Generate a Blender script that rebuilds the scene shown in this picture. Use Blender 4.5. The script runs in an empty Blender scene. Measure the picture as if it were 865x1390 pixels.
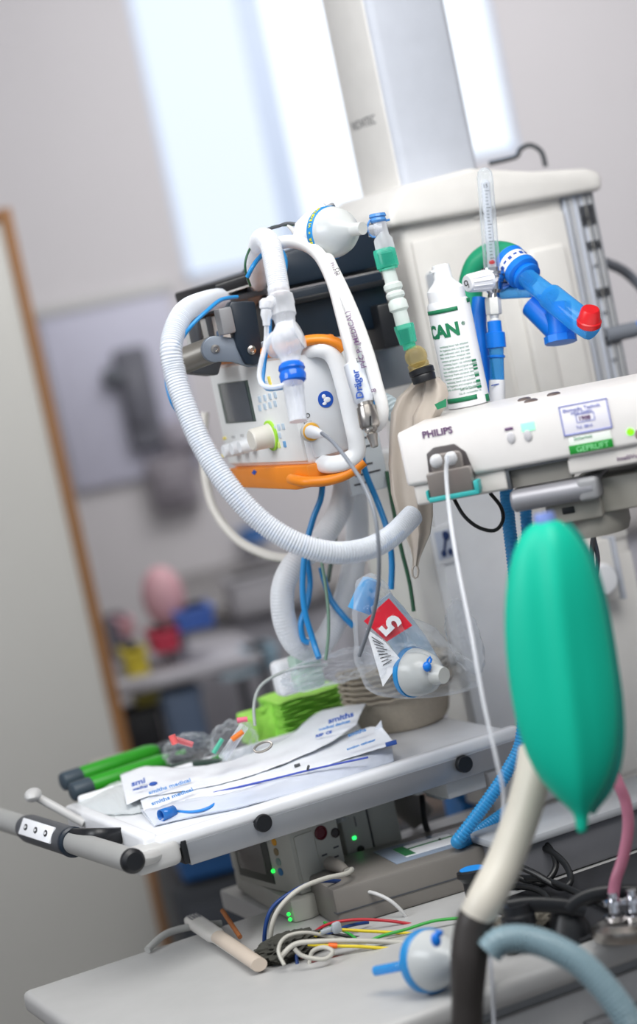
import bpy, bmesh, math, random
from mathutils import Vector as V, Matrix, noise
random.seed(7)
C = bpy.context.scene.collection
# ------------------------------------------------------------------ camera model
FPX = 3089.0; EYE = V((0, 0, 1.55)); TH = math.radians(5.64); RO = math.radians(12.0)
fw = V((0, math.cos(TH), -math.sin(TH))); up0 = V((0, math.sin(TH), math.cos(TH))); r0 = V((1, 0, 0))
CR = r0*math.cos(RO) - up0*math.sin(RO); CU = r0*math.sin(RO) + up0*math.cos(RO)
def P(px, py, d=2.9): return EYE + (fw + CR*((px-432.5)/FPX) + CU*((695-py)/FPX))*d
def PZ(px, py, z):
    r = fw + CR*((px-432.5)/FPX) + CU*((695-py)/FPX)
    return EYE + r*((z-EYE.z)/r.z)
def onplane(px, py, o, n):
    r = fw + CR*((px-432.5)/FPX) + CU*((695-py)/FPX)
    return EYE + r*((o-EYE).dot(n)/r.dot(n))
def px(n, d=2.9): return n*d/FPX
class Fr:
    def __init__(s, o, yaw=0, ex=None, ey=None, ez=None):
        a = math.radians(yaw); s.o = V(o)
        s.x = V(ex) if ex is not None else V((math.cos(a), math.sin(a), 0))
        s.y = V(ey) if ey is not None else V((-math.sin(a), math.cos(a), 0))
        s.z = V(ez) if ez is not None else V((0, 0, 1))
    def p(s, x, y=0, z=0): return s.o + s.x*x + s.y*y + s.z*z
    def at(s, x, y=0, z=0): return Fr(s.p(x, y, z), 0, s.x, s.y, s.z)
    def m(s):
        m = Matrix((s.x, s.y, s.z)).transposed().to_4x4(); m.translation = s.o; return m
def axfr(o, axis, hint=V((0, -1, 0.01))):       # z along axis
    z = V(axis).normalized(); x = hint.cross(z)
    if x.length < 1e-4: x = V((1, 0, 0)).cross(z)
    x.normalize(); return Fr(o, 0, x, z.cross(x), z)
# ------------------------------------------------------------------ materials
def lin(h):
    h = h.lstrip('#'); f = lambda c: c/12.92 if c <= .04045 else ((c+.055)/1.055)**2.4
    return tuple(f(int(h[i:i+2], 16)/255) for i in (0, 2, 4)) + (1,)
MT = {}
def mat(name, col, rough=.5, metal=0, spec=.5, var=.06, scale=30, bump=0, coat=0, sss=0):
    if name in MT: return MT[name]
    m = bpy.data.materials.new(name); m.use_nodes = True; nt = m.node_tree; b = nt.nodes['Principled BSDF']
    c = lin(col)
    b.inputs['Roughness'].default_value = rough; b.inputs['Metallic'].default_value = metal
    b.inputs['Specular IOR Level'].default_value = spec
    b.inputs['Coat Weight'].default_value = coat
    tc = nt.nodes.new('ShaderNodeTexCoord'); nz = nt.nodes.new('ShaderNodeTexNoise'); nz.inputs['Scale'].default_value = scale
    nz.inputs['Detail'].default_value = 3
    nt.links.new(tc.outputs['Object'], nz.inputs['Vector'])
    mx = nt.nodes.new('ShaderNodeMix'); mx.data_type = 'RGBA'
    mx.inputs[6].default_value = tuple(v*(1-var) for v in c[:3]) + (1,); mx.inputs[7].default_value = tuple(min(1, v*(1+var)) for v in c[:3]) + (1,)
    nt.links.new(nz.outputs['Fac'], mx.inputs[0]); nt.links.new(mx.outputs[2], b.inputs['Base Color'])
    if bump:
        bp = nt.nodes.new('ShaderNodeBump'); bp.inputs['Strength'].default_value = bump; bp.inputs['Distance'].default_value = .002
        n2 = nt.nodes.new('ShaderNodeTexNoise'); n2.inputs['Scale'].default_value = scale*8; nt.links.new(tc.outputs['Object'], n2.inputs['Vector'])
        nt.links.new(n2.outputs['Fac'], bp.inputs['Height']); nt.links.new(bp.outputs['Normal'], b.inputs['Normal'])
    if sss:
        b.inputs['Subsurface Weight'].default_value = sss; b.inputs['Subsurface Radius'].default_value = (.01, .01, .01)
    MT[name] = m; return m
def clear(name, col, op=.3, rough=.12, tint=None, edge=.5, trans=0):
    """thin see-through plastic: tinted see-through share plus a shiny body, denser at grazing angles"""
    if name in MT: return MT[name]
    m = bpy.data.materials.new(name); m.use_nodes = True; nt = m.node_tree; b = nt.nodes['Principled BSDF']
    out = nt.nodes['Material Output']
    tc = nt.nodes.new('ShaderNodeTexCoord'); nz = nt.nodes.new('ShaderNodeTexNoise'); nz.inputs['Scale'].default_value = 40
    nt.links.new(tc.outputs['Object'], nz.inputs['Vector'])
    c = lin(col); mx = nt.nodes.new('ShaderNodeMix'); mx.data_type = 'RGBA'
    mx.inputs[6].default_value = tuple(v*.95 for v in c[:3]) + (1,); mx.inputs[7].default_value = c
    nt.links.new(nz.outputs['Fac'], mx.inputs[0]); nt.links.new(mx.outputs[2], b.inputs['Base Color'])
    b.inputs['Roughness'].default_value = rough
    tr = nt.nodes.new('ShaderNodeBsdfTransparent'); tr.inputs[0].default_value = lin(tint or col)
    lw = nt.nodes.new('ShaderNodeLayerWeight'); lw.inputs['Blend'].default_value = edge
    mr = nt.nodes.new('ShaderNodeMapRange'); mr.inputs['To Min'].default_value = op; mr.inputs['To Max'].default_value = min(1, op+.55)
    nt.links.new(lw.outputs['Facing'], mr.inputs['Value'])
    ms = nt.nodes.new('ShaderNodeMixShader'); nt.links.new(mr.outputs[0], ms.inputs[0])
    nt.links.new(tr.outputs[0], ms.inputs[1]); nt.links.new(b.outputs[0], ms.inputs[2]); nt.links.new(ms.outputs[0], out.inputs[0])
    MT[name] = m; return m
def glow(name, col, s):
    if name in MT: return MT[name]
    m = bpy.data.materials.new(name); m.use_nodes = True; b = m.node_tree.nodes['Principled BSDF']
    b.inputs['Base Color'].default_value = tuple(v*.08 for v in lin(col)[:3])+(1,); b.inputs['Emission Color'].default_value = lin(col); b.inputs['Emission Strength'].default_value = s
    MT[name] = m; return m
white = mat('white_plastic', '#e9e9ea', .35); cream = mat('cream_lacquer', '#e4e2de', .38); wsheen = mat('white_gloss', '#eef0f4', .25)
bluegrey = mat('pale_grey_lacquer', '#c3c8d2', .4)
grey = mat('mid_grey_plastic', '#8b8c8f', .45); dgrey = mat('dark_grey_plastic', '#4a4d52', .45); lgrey = mat('light_grey_plastic', '#c3c3c2', .42)
warmgrey = mat('warm_grey_plastic', '#9d9a92', .45)
black = mat('black_plastic', '#16181c', .4); navy = mat('blue_black_plastic', '#142230', .38)
orange = mat('orange_rubber', '#ee8a1c', .4); slate = mat('slate_metal', '#7f8894', .35, .3)
steel = mat('brushed_steel', '#b5b0aa', .28, 1); alum = mat('satin_aluminium', '#a7a9ad', .42, .75); chrome = mat('polished_chrome', '#d8d8dc', .1, 1)
cyan = mat('cyan_blue_plastic', '#1f86c8', .35); blue = mat('deep_blue_plastic', '#0876dc', .35); dblue = mat('navy_blue_cable', '#143a78', .4)
ink = mat('blue_print', '#1c4fa8', .6); inkblack = mat('black_print', '#33343a', .6); inkgreen = mat('green_print', '#137a52', .6); inkpurple = mat('purple_print', '#6a4b72', .6)
milky = clear('milky_clear_plastic', '#f4f6fa', .26, .2); milkier = clear('frosted_white_hose', '#f3f5f9', .5, .3)
clearp = clear('clear_plastic', '#eef3f8', .03, .08, '#f6f9fc'); clearish = clear('clear_line', '#f2f4f8', .38, .12)
clblue = clear('clear_blue_plastic', '#3aa8f0', .24, .1, '#a6d8fa'); clteal = clear('clear_teal_plastic', '#4bd8b8', .24, .12, '#bdf2e4')
clgold = clear('clear_amber_plastic', '#d9c48a', .06, .06, '#f4eed6'); pinktube = clear('pink_tubing', '#c9829a', .6, .2)
paleblue = clear('pale_blue_corrugated', '#8fa9b3', .72, .3)
whitecable = mat('white_cable', '#efefee', .4); greycable = mat('grey_cable', '#7d828b', .4); palecable = mat('pale_grey_cable', '#b9b7ae', .45)
blackcable = mat('black_cable', '#101214', .4); greencable = mat('dark_green_cable', '#2c5b40', .45)
bagteal = mat('teal_green_rubber', '#00b496', .5, spec=.3, sss=0, scale=8, var=.04); bagbeige = mat('beige_rubber', '#bdb3a8', .45)
gtube = mat('green_silicone', '#1c9b70', .4); pulp = mat('moulded_pulp', '#b8ad9c', .9, scale=220, var=.16, bump=.5)
lime = mat('lime_green_cloth', '#b4f46a', .85, scale=160, var=.1, bump=.4); pgreen = mat('bright_green_grip', '#2a9c1e', .4)
red = mat('red_plastic', '#c8141c', .35); redlab = mat('red_label', '#e01c34', .5); paper = mat('white_paper', '#eff1f5', .6)
yellow = mat('yellow_wire', '#d9c21c', .4); redw = mat('red_wire', '#b01f2c', .4); greenw = mat('green_wire', '#2f9a3a', .4)
# ------------------------------------------------------------------ mesh builder
def catmull(pts, n=8, closed=False):
    pts = [V(p) for p in pts]; N = len(pts); out = []
    rng = range(N if closed else N-1)
    for i in rng:
        if closed: a, b, c, d = pts[(i-1) % N], pts[i], pts[(i+1) % N], pts[(i+2) % N]
        else: a, b, c, d = pts[max(i-1, 0)], pts[i], pts[i+1], pts[min(i+2, N-1)]
        for k in range(n):
            t = k/n
            out.append(.5*((2*b) + (c-a)*t + (2*a-5*b+4*c-d)*t*t + (3*b-a-3*c+d)*t**3))
    if not closed: out.append(pts[-1])
    return out
def resample(pts, step):
    L = [0]
    for i in range(1, len(pts)): L.append(L[-1] + (pts[i]-pts[i-1]).length)
    n = max(2, int(L[-1]/step)); out = []; j = 0
    for k in range(n+1):
        s = L[-1]*k/n
        while j < len(L)-2 and L[j+1] < s: j += 1
        t = (s-L[j])/max(1e-9, L[j+1]-L[j]); out.append(pts[j].lerp(pts[j+1], t))
    return out
class MB:
    def __init__(s): s.b = bmesh.new()
    def _merge(s, t, m=None):
        if m is not None: bmesh.ops.transform(t, matrix=m, verts=t.verts)
        me = bpy.data.meshes.new('t'); t.to_mesh(me); t.free(); s.b.from_mesh(me); bpy.data.meshes.remove(me); return s
    def box(s, fr, lo, hi, bev=0, seg=2):
        t = bmesh.new(); bmesh.ops.create_cube(t, size=1)
        lo = V(lo); hi = V(hi)
        for v in t.verts: v.co = V(((v.co[i]+.5)*(hi[i]-lo[i])+lo[i]) for i in range(3))
        if bev: bmesh.ops.bevel(t, geom=list(t.edges), offset=bev, segments=seg, profile=.5, affect='EDGES')
        return s._merge(t, fr.m())
    def prism(s, fr, pts, y0, y1, bev=0, seg=2):         # outline in (x,z), extruded along y
        t = bmesh.new(); vs = [t.verts.new((p[0], y0, p[1])) for p in pts]; f = t.faces.new(vs)
        r = bmesh.ops.extrude_face_region(t, geom=[f])
        for v in r['geom']:
            if isinstance(v, bmesh.types.BMVert): v.co.y = y1
        bmesh.ops.recalc_face_normals(t, faces=t.faces)
        if bev: bmesh.ops.bevel(t, geom=list(t.edges), offset=bev, segments=seg, profile=.5, affect='EDGES', clamp_overlap=True)
        return s._merge(t, fr.m())
    def plan(s, pts, z0, z1, bev=0, seg=2):               # outline in world (x,y), extruded up
        t = bmesh.new(); vs = [t.verts.new((p[0], p[1], z0)) for p in pts]; f = t.faces.new(vs)
        r = bmesh.ops.extrude_face_region(t, geom=[f])
        for v in r['geom']:
            if isinstance(v, bmesh.types.BMVert): v.co.z = z1
        bmesh.ops.recalc_face_normals(t, faces=t.faces)
        if bev: bmesh.ops.bevel(t, geom=list(t.edges), offset=bev, segments=seg, profile=.5, affect='EDGES', clamp_overlap=True)
        return s._merge(t)
    def lathe(s, o, axis, prof, seg=28, sx=1, sy=1, hint=V((0, -1, .01))):   # prof [(r,h)...]
        fr = axfr(o, axis, hint); t = bmesh.new(); rings = []
        for r, h in prof:
            if r < 1e-6: rings.append([t.verts.new((0, 0, h))])
            else: rings.append([t.verts.new((r*sx*math.cos(2*math.pi*k/seg), r*sy*math.sin(2*math.pi*k/seg), h)) for k in range(seg)])
        for a, b in zip(rings, rings[1:]):
            for k in range(seg):
                k2 = (k+1) % seg
                q = [a[0]] if len(a) == 1 else [a[k], a[k2]]
                q += [b[0]] if len(b) == 1 else [b[k2], b[k]]
                if len(q) > 2: t.faces.new(q)
        for rg, fl in ((rings[0], 1), (rings[-1], 0)):
            if len(rg) > 1: t.faces.new(rg[::-1] if fl else rg)
        return s._merge(t, fr.m())
    def tube(s, pts, r, seg=14, n=8, corr=None, closed=False, cap=True, sq=None, smooth=True):
        path = catmull(pts, n, closed) if smooth else [V(p) for p in pts]
        if corr: path = resample(path, corr[1]/4.0)
        elif smooth: path = resample(path, max(.004, (path[0]-path[-1]).length/200 if not closed else .004))
        if closed and (path[0]-path[-1]).length < 1e-5: path.pop()
        N = len(path); t = bmesh.new(); rings = []; up = None
        for i, p in enumerate(path):
            a = path[i-1] if (i or closed) else p; b = path[(i+1) % N] if (i < N-1 or closed) else p
            tg = (b-a).normalized()
            if up is None:
                up = tg.cross(V((0, 0, 1)));
                if up.length < .1: up = tg.cross(V((1, 0, 0)))
            up = (up - tg*up.dot(tg)).normalized(); w = tg.cross(up)
            u = i/(N-1)
            rr = r if not isinstance(r, (list, tuple)) else _li(r, u)
            if corr: rr = rr*(1+corr[0]*(1 if i % 4 in (0, 1) else -1))
            s1, s2 = sq if sq else (1, 1)
            rings.append([t.verts.new(p + up*(rr*s1*math.cos(2*math.pi*k/seg)) + w*(rr*s2*math.sin(2*math.pi*k/seg))) for k in range(seg)])
        for i in range(N if closed else N-1):
            a, b = rings[i], rings[(i+1) % N]
            for k in range(seg): t.faces.new((a[k], a[(k+1) % seg], b[(k+1) % seg], b[k]))
        if not closed and cap: t.faces.new(rings[0][::-1]); t.faces.new(rings[-1])
        bmesh.ops.recalc_face_normals(t, faces=t.faces)
        return s._merge(t)
    def sheet(s, fn, nu, nv):
        t = bmesh.new(); g = [[t.verts.new(fn(i/nu, j/nv)) for j in range(nv+1)] for i in range(nu+1)]
        for i in range(nu):
            for j in range(nv): t.faces.new((g[i][j], g[i+1][j], g[i+1][j+1], g[i][j+1]))
        return s._merge(t)
    def ball(s, c, rx, ry=None, rz=None, seg=24, fr=None, jit=0, sc=20):
        t = bmesh.new(); bmesh.ops.create_uvsphere(t, u_segments=seg, v_segments=seg//2, radius=1)
        ry = ry or rx; rz = rz or rx; f = fr or Fr(c)
        for v in t.verts:
            q = v.co.copy(); k = 1 + (jit*noise.noise(q*sc*.1+V(c)*3) if jit else 0)
            v.co = V((q.x*rx*k, q.y*ry*k, q.z*rz*k))
        m = f.m(); m.translation = V(c); return s._merge(t, m)
    def quad(s, a, b, c, d, th=.0006):
        n = (V(b)-V(a)).cross(V(d)-V(a)).normalized()*th; t = bmesh.new()
        lo = [t.verts.new(V(q)) for q in (a, b, c, d)]; hi = [t.verts.new(V(q)+n) for q in (a, b, c, d)]
        t.faces.new(lo[::-1]); t.faces.new(hi)
        for k in range(4): t.faces.new((lo[k], lo[(k+1) % 4], hi[(k+1) % 4], hi[k]))
        return s._merge(t)
    def text(s, string, fr, size, th=.0003, wrap=None, align='LEFT', bold=0, sx=1):      # x along writing, z up the letters, y into the surface
        cu = bpy.data.curves.new('t', 'FONT'); cu.body = string; cu.size = size; cu.extrude = th; cu.align_x = align; cu.offset = bold
        cu.resolution_u = 3
        ob = bpy.data.objects.new('t', cu); C.objects.link(ob); dg = bpy.context.evaluated_depsgraph_get()
        me = bpy.data.meshes.new_from_object(ob.evaluated_get(dg)); t = bmesh.new(); t.from_mesh(me)
        bpy.data.objects.remove(ob); bpy.data.curves.remove(cu); bpy.data.meshes.remove(me)
        if wrap: bmesh.ops.subdivide_edges(t, edges=[e for e in t.edges if e.calc_length() > size*.3], cuts=2)
        for v in t.verts:
            x, z, y = v.co.x*sx, v.co.y, -v.co.z
            if wrap: a = x/wrap; v.co = V(((wrap-y)*math.sin(a), wrap-(wrap-y)*math.cos(a), z))
            else: v.co = V((x, y, z))
        bmesh.ops.recalc_face_normals(t, faces=t.faces)
        return s._merge(t, fr.m())
    def build(s, name, m, parent=None, loc=None, sharp=.6, solid=0, sub=0, **kw):
        b = s.b; bmesh.ops.remove_doubles(b, verts=b.verts, dist=1e-6)
        if solid or kw.pop('renorm', False): bmesh.ops.recalc_face_normals(b, faces=b.faces)
        for f in b.faces: f.smooth = True
        for e in b.edges:
            if len(e.link_faces) == 2 and e.calc_face_angle(0) > sharp: e.smooth = False
        root = parent
        while root is not None and root.parent is not None: root = root.parent
        if root is not None: off = root.location.copy()
        else:
            xs = [v.co for v in b.verts]; off = loc or V((sum(c.x for c in xs)/len(xs), sum(c.y for c in xs)/len(xs), min(c.z for c in xs)))
        for v in b.verts: v.co -= off
        me = bpy.data.meshes.new(name); b.to_mesh(me); b.free(); me.materials.append(m)
        o = bpy.data.objects.new(name, me); C.objects.link(o)
        if parent is not None: o.parent = parent
        else: o.location = off
        if solid: md = o.modifiers.new('solid', 'SOLIDIFY'); md.thickness = solid; md.offset = 0
        if sub: md = o.modifiers.new('sub', 'SUBSURF'); md.levels = sub; md.render_levels = sub
        return o
def _li(r, u):
    x = u*(len(r)-1); i = min(int(x), len(r)-2); return r[i]+(r[i+1]-r[i])*(x-i)
def thing(name, label, cat, loc, group=None):
    o = bpy.data.objects.new(name, None); C.objects.link(o); o.location = V(loc); o.empty_display_size = .02
    o['label'] = label; o['category'] = cat
    if group: o['group'] = group
    bpy.context.view_layer.update(); return o
def tag(o, label, cat, group=None, kind=None):
    o['label'] = label; o['category'] = cat
    if group: o['group'] = group
    if kind: o['kind'] = kind
    return o
def struct(o): o['kind'] = 'structure'; return o
def copy_tree(o, parent=None):
    c = o.copy(); C.objects.link(c)
    if parent is not None: c.parent = parent
    for ch in [k for k in bpy.data.objects if k.parent == o]: copy_tree(ch, c)
    return c
def pp(lst, d=None): return [P(q[0], q[1], q[2] if len(q) > 2 else d) for q in lst]
def hose(name, lst, rpx, m, d=2.9, parent=None, corr=None, seg=14, lab=None, cat=None, group=None, **k):
    r = [px(v, d) for v in rpx] if isinstance(rpx, (list, tuple)) else px(rpx, d)
    o = MB().tube(pp(lst, d), r, seg=seg, corr=corr, **k).build(name, m, parent)
    if lab: tag(o, lab, cat, group)
    return o
def seglathe(mb, a, b, prof, seg=28, **k):     # prof in (radius, 0..1) along a->b
    a = V(a); b = V(b); L = (b-a).length; return mb.lathe(a, b-a, [(r, h*L) for r, h in prof], seg, **k)
YE = 23.0
def loft(mb, secs, xd, yd, seg=28, power=2.0, fn=None):
    t = bmesh.new(); rings = []
    for i, (c, hw, ht) in enumerate(secs):
        rg = []
        for k in range(seg):
            a = 2*math.pi*k/seg; ca, sa = math.cos(a), math.sin(a); e = 2/power
            x = math.copysign(abs(ca)**e, ca)*hw; y = math.copysign(abs(sa)**e, sa)*ht
            if fn: x, y = fn(x, y, a, i/(len(secs)-1))
            rg.append(t.verts.new(V(c)+V(xd)*x+V(yd)*y))
        rings.append(rg)
    for a, b in zip(rings, rings[1:]):
        for k in range(seg): t.faces.new((a[k], a[(k+1) % seg], b[(k+1) % seg], b[k]))
    t.faces.new(rings[0][::-1]); t.faces.new(rings[-1]); bmesh.ops.recalc_face_normals(t, faces=t.faces)
    return mb._merge(t)
# ------------------------------------------------------------------ camera, light
cam = bpy.data.cameras.new('camera'); co = bpy.data.objects.new('camera', cam); C.objects.link(co)
cam.sensor_fit = 'VERTICAL'; cam.sensor_height = 36; cam.lens = 80.0; cam.clip_end = 50; cam.clip_start = .05
cm = Matrix((CR, CU, -fw)).transposed().to_4x4(); cm.translation = EYE; co.matrix_world = cm
cam.dof.use_dof = True; cam.dof.focus_distance = 2.86; cam.dof.aperture_fstop = 1.9
bpy.context.scene.camera = co
sc = bpy.context.scene
sc.view_settings.view_transform = 'Standard'; sc.view_settings.look = 'None'; sc.view_settings.gamma = 1; sc.view_settings.use_curve_mapping = False
sc.view_settings.exposure = 0.12
w = bpy.data.worlds.new('world'); sc.world = w; w.use_nodes = True
w.node_tree.nodes['Background'].inputs[0].default_value = (.83, .9, 1, 1); w.node_tree.nodes['Background'].inputs[1].default_value = .45
def area(name, loc, target, sx, sy, e, col=(1, 1, 1)):
    l = bpy.data.lights.new(name, 'AREA'); l.shape = 'RECTANGLE'; l.size = sx; l.size_y = sy; l.energy = e; l.color = col
    o = bpy.data.objects.new(name, l); C.objects.link(o); o.location = loc
    o.rotation_euler = (V(target)-V(loc)).to_track_quat('-Z', 'Y').to_euler(); return o
area('fill_light', (.3, 1.9, 2.75), (.2, 3.0, 1.0), 1.6, 1.2, 47, (1, .985, .96))  # added soft light from above, not a known lamp of the room
area('fill_light', (-1.9, 1.7, 2.5), (.1, 3.0, 1.3), 1.3, 1.0, 33, (.93, .96, 1))  # added side light that brightens the ventilator from the left
area('fill_light', (.5, 5.0, 2.75), (.2, 6.4, .9), 1.6, 1.0, 34, (1, .99, .98))  # added light that brightens the middle of the back wall
# ------------------------------------------------------------------ room
WD = 6.6
wallm = mat('wall_paint', '#d0cdd0', .8, scale=4, var=.02); floorm = mat('floor_vinyl', '#6f6a66', .45, scale=12, var=.08)
o = struct(MB().box(Fr((0, 0, 0)), (-3.2, -1, -.06), (3.2, WD+.02, 0)).build('floor', floorm))
struct(MB().box(Fr((0, 0, 0)), (-3.2, -1, 2.95), (3.2, WD+.2, 3.03)).build('ceiling', mat('ceiling_paint', '#e6e6e6', .8)))
# back wall pieces around the two window openings
def wx(pxx, pyy): return onplane(pxx, pyy, V((0, WD, 0)), V((0, 1, 0)))
a = wx(182, 0); b_ = wx(257, 382); c_ = wx(520, 322); e_ = wx(664, 216); f_ = wx(705, 205)
x0, x1, zb1 = b_.x-.005, c_.x, b_.z
x2, x3, zb2 = e_.x-.12, f_.x, f_.z
ZT = 2.62; H = 2.95
mb = MB(); g = Fr((0, WD, 0))
mb.box(g, (-3.2, 0, 0), (x0, .2, H)); mb.box(g, (x0, 0, 0), (x1, .2, zb1)); mb.box(g, (x1, 0, 0), (x2, .2, H)); mb.box(g, (x2, 0, 0), (x3, .2, zb2)); mb.box(g, (x3, 0, 0), (3.2, .2, H))
mb.box(g, (x0, 0, ZT), (x1, .2, H)); mb.box(g, (x2, 0, ZT), (x3, .2, H))
struct(mb.build('wall_back', wallm))
struct(MB().box(Fr((0, 0, 0)), (3.2, -1, 0), (3.35, WD+.2, H)).build('wall_right', wallm))
struct(MB().box(Fr((0, 0, 0)), (-3.35, -1, 0), (-3.2, WD+.2, H)).build('wall_left', wallm))
glA = glow('frosted_pane_pale_blue', '#dbe7f8', 1.0); glB = glow('frosted_pane_bright', '#edf5ff', 1.12); glC = glow('frosted_pane_white', '#eef6ff', 1.15)
frm = mat('window_frame_paint', '#c9d8f0', .4)
def window(n, xa, xb, zb, panes):
    r = bpy.data.objects.new('window_%d' % n, None); C.objects.link(r); r.location = (xa, WD, zb); r['kind'] = 'structure'; bpy.context.view_layer.update()
    m = MB(); t = .012
    m.box(g, (xa, .001, zb), (xb, .09, zb+t)); m.box(g, (xa, .001, ZT-t), (xb, .09, ZT)); m.box(g, (xa, .001, zb), (xa+t, .09, ZT)); m.box(g, (xb-t, .02, zb), (xb, .09, ZT))
    for k in panes[1:]: m.box(g, (k[0]-.04, .03, zb), (k[0]+.03, .09, ZT))
    m.build('window_frame', frm, r)
    for i, (s, mt) in enumerate(panes):
        e = panes[i+1][0] if i+1 < len(panes) else xb
        MB().box(g, (s+.01, .045, zb+.02), (e-.01, .055, ZT-.02)).build('pane', mt, r)
xm = wx(375, 180).x
window(1, x0, x1, zb1, [(x0, glA), (xm, glB)]); window(2, x2, x3, zb2, [(x2, glC)])
# ------------------------------------------------------------------ tall panel with oak edge on the left
oak = mat('oak_edge', '#94683f', .55, scale=14, var=.18); panelm = mat('panel_laminate', '#c9c8c3', .6, scale=6, var=.02)
D = 4.9; tr = P(14, 281, D); fr = Fr(V((tr.x, tr.y, 0)), 8)
r = thing('room_divider', 'tall off-white standing panel with an oak edge strip at far left', 'room divider', fr.p(-.4, .1, 0))
zt = tr.z
MB().box(fr, (-.85, .0, .04), (-.028, .03, zt-.03), .002).build('panel', panelm, r)
MB().box(fr, (-.028, -.003, .02), (0, .033, zt-.0), .003).build('side_edge', oak, r)
MB().box(fr, (-.85, -.003, zt-.03), (-.0285, .033, zt-.0), .003).build('top_edge', oak, r)
MB().box(fr, (-.85, -.15, 0), (-.8, .18, .039)).box(fr, (-.2, -.15, 0), (-.15, .18, .039)).build('foot', panelm, r)
# ------------------------------------------------------------------ ceiling supply unit: column and head
d0 = 3.2
h0 = P(546, 318, d0); HF = Fr(h0, YE); HW = .318; ZB = P(700, 1150, 3.15).z
bodym = cream
sup = thing('ceiling_supply_unit', 'big white ceiling-mounted supply unit with column above and grey socket rail', 'medical supply unit', HF.p(.15, .1, ZB-h0.z))
pxd = d0/FPX
MB().box(HF, (0, 0, ZB-h0.z), (HW-.052, .19, .03), .012, 3).build('housing', bodym, sup)
MB().box(HF, (-.085, .02, -.62), (.02, .17, -.30), .015, 3).build('side_housing', bodym, sup)
# cap, domed roof over the housing
mb = MB()
prof = [(-.022, .012), (HW+.008, .004), (HW+.010, .030), (HW-.012, .040), (.22, .050), (.12, .072), (.01, .066), (-.02, .036)]
mb.prism(HF, prof, -.018, .21, .008, 3); mb.build('roof_cap', bodym, sup)
mb = MB(); mb.prism(HF, [(.115, .0), (.13, .010), (.155, .018), (.19, .020), (.225, .012), (.245, .0)], -.004, .002, .001); mb.build('arched_cover', bodym, sup)
mb = MB(); mb.box(HF, (.01, -.004, -.50), (.125, .003, -.012), .004); mb.build('front_panel', bodym, sup)
mb = MB(); mb.box(HF, (.13, -.004, -.50), (HW-.056, .003, -.012), .004); mb.build('front_panel', bodym, sup)
mb = MB(); mb.box(HF, (.16, -.016, -.30), (.20, .0, -.09), .007, 3); mb.box(HF, (.19, -.012, -.32), (.25, .0, -.06), .006, 3); mb.build('moulded_ridge', bodym, sup)
mb = MB(); mb.box(HF, (.02, -.03, -.30), (.045, .0, -.06), .006); mb.build('pale_side_rail', mat('pale_blue_rail', '#d3dbe6', .4), sup)
# column
cc = HF.at(.045, .05, 0); mb = MB()
W0 = .125; mb.box(cc, (0, 0, .05), (W0, .15, H-.001-h0.z), .012, 3); mb.build('column', bluegrey, sup)  # dimmer bluish tone of the front face put into the column colour
mb = MB(); mb.box(cc, (-.003, .012, .05), (0.0005, .138, H-.03-h0.z), .001); mb.build('column_lit_side', bodym, sup)  # thin cream sheet painting the side face as the lit one
fs = Fr(cc.p(-.0032, .125, .165), 0, -cc.y, cc.x, cc.z)
MB().text('NOVITEC', fs, .019, .0002).build('lettering', inkblack, sup)
# socket rail: aluminium extrusion at the right end of the front
mb = MB(); RX = HW-.052
RH = -.40
mb.box(HF, (RX, -.002, RH), (HW, .19, .005), .003)
mb.build('socket_rail', mat('rail_grey', '#ccd2de', .35, .1), sup)
for k, xx in enumerate([.003, .009, .021, .031, .036, .041, .046]):
    mb = MB(); mb.box(HF, (RX+xx, -.005, RH), (RX+xx+.0022, -.001, .003)); mb.build('rail_rib', (lgrey if k % 2 else grey), sup)
for k, zz in enumerate([-.012, -.065, -.135, -.205, -.275, -.345]):
    mb = MB(); 
    for q in range(4): mb.box(HF, (RX+.021+.0062*q, -.0068, zz-(.03 if k == 0 else .013)), (RX+.0245+.0062*q, -.004, zz), .0005)
    mb.build('socket_group', black, sup)
    if k: mb = MB(); mb.box(HF, (RX+.030, -.0062, zz+.031), (RX+.032, -.004, zz+.036)); mb.box(HF, (RX+.026, -.0062, zz+.033), (RX+.0275, -.004, zz+.035)); mb.build('socket_mark', dgrey, sup)
# symbol plate
c0 = onplane(602, 739, HF.p(0,-.008,0), HF.y); fr = Fr(c0, YE)
mb = MB(); mb.box(fr, (-.019, -.004, -.027), (.019, 0, .027), .001); pl = mb.build('symbol_plate', wsheen, sup)
mb = MB(); mb.box(fr, (-.013, -.005, -.020), (.013, -.0041, .020), .0003); mb.build('symbol_field', mat('plate_lilac', '#c2cbdd', .5), pl)
mb = MB(); mb.ball(fr.p(.003, -.006, .012), .006, .001, .007, 12); mb.prism(fr, [(-.006, -.012), (-.003, -.012), (.006, .012), (.002, .012)], -.0065, -.005); mb.ball(fr.p(-.005, -.006, -.012), .0042, .001, .005, 12); mb.ball(fr.p(.006, -.006, -.012), .0042, .001, .005, 12)
mb.build('symbol', mat('symbol_navy', '#1d3566', .5), pl)
# lower housing panels seams
mb = MB(); mb.box(HF, (-.045, -.008, ZB-h0.z+.02), (.09, .02, -.34), .002); mb.build('lower_panel', wsheen, sup)
mb = MB(); mb.box(HF, (.10, -.003, ZB-h0.z+.02), (HW-.056, .0, -.52), .002); mb.build('lower_panel', bodym, sup)
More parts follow.
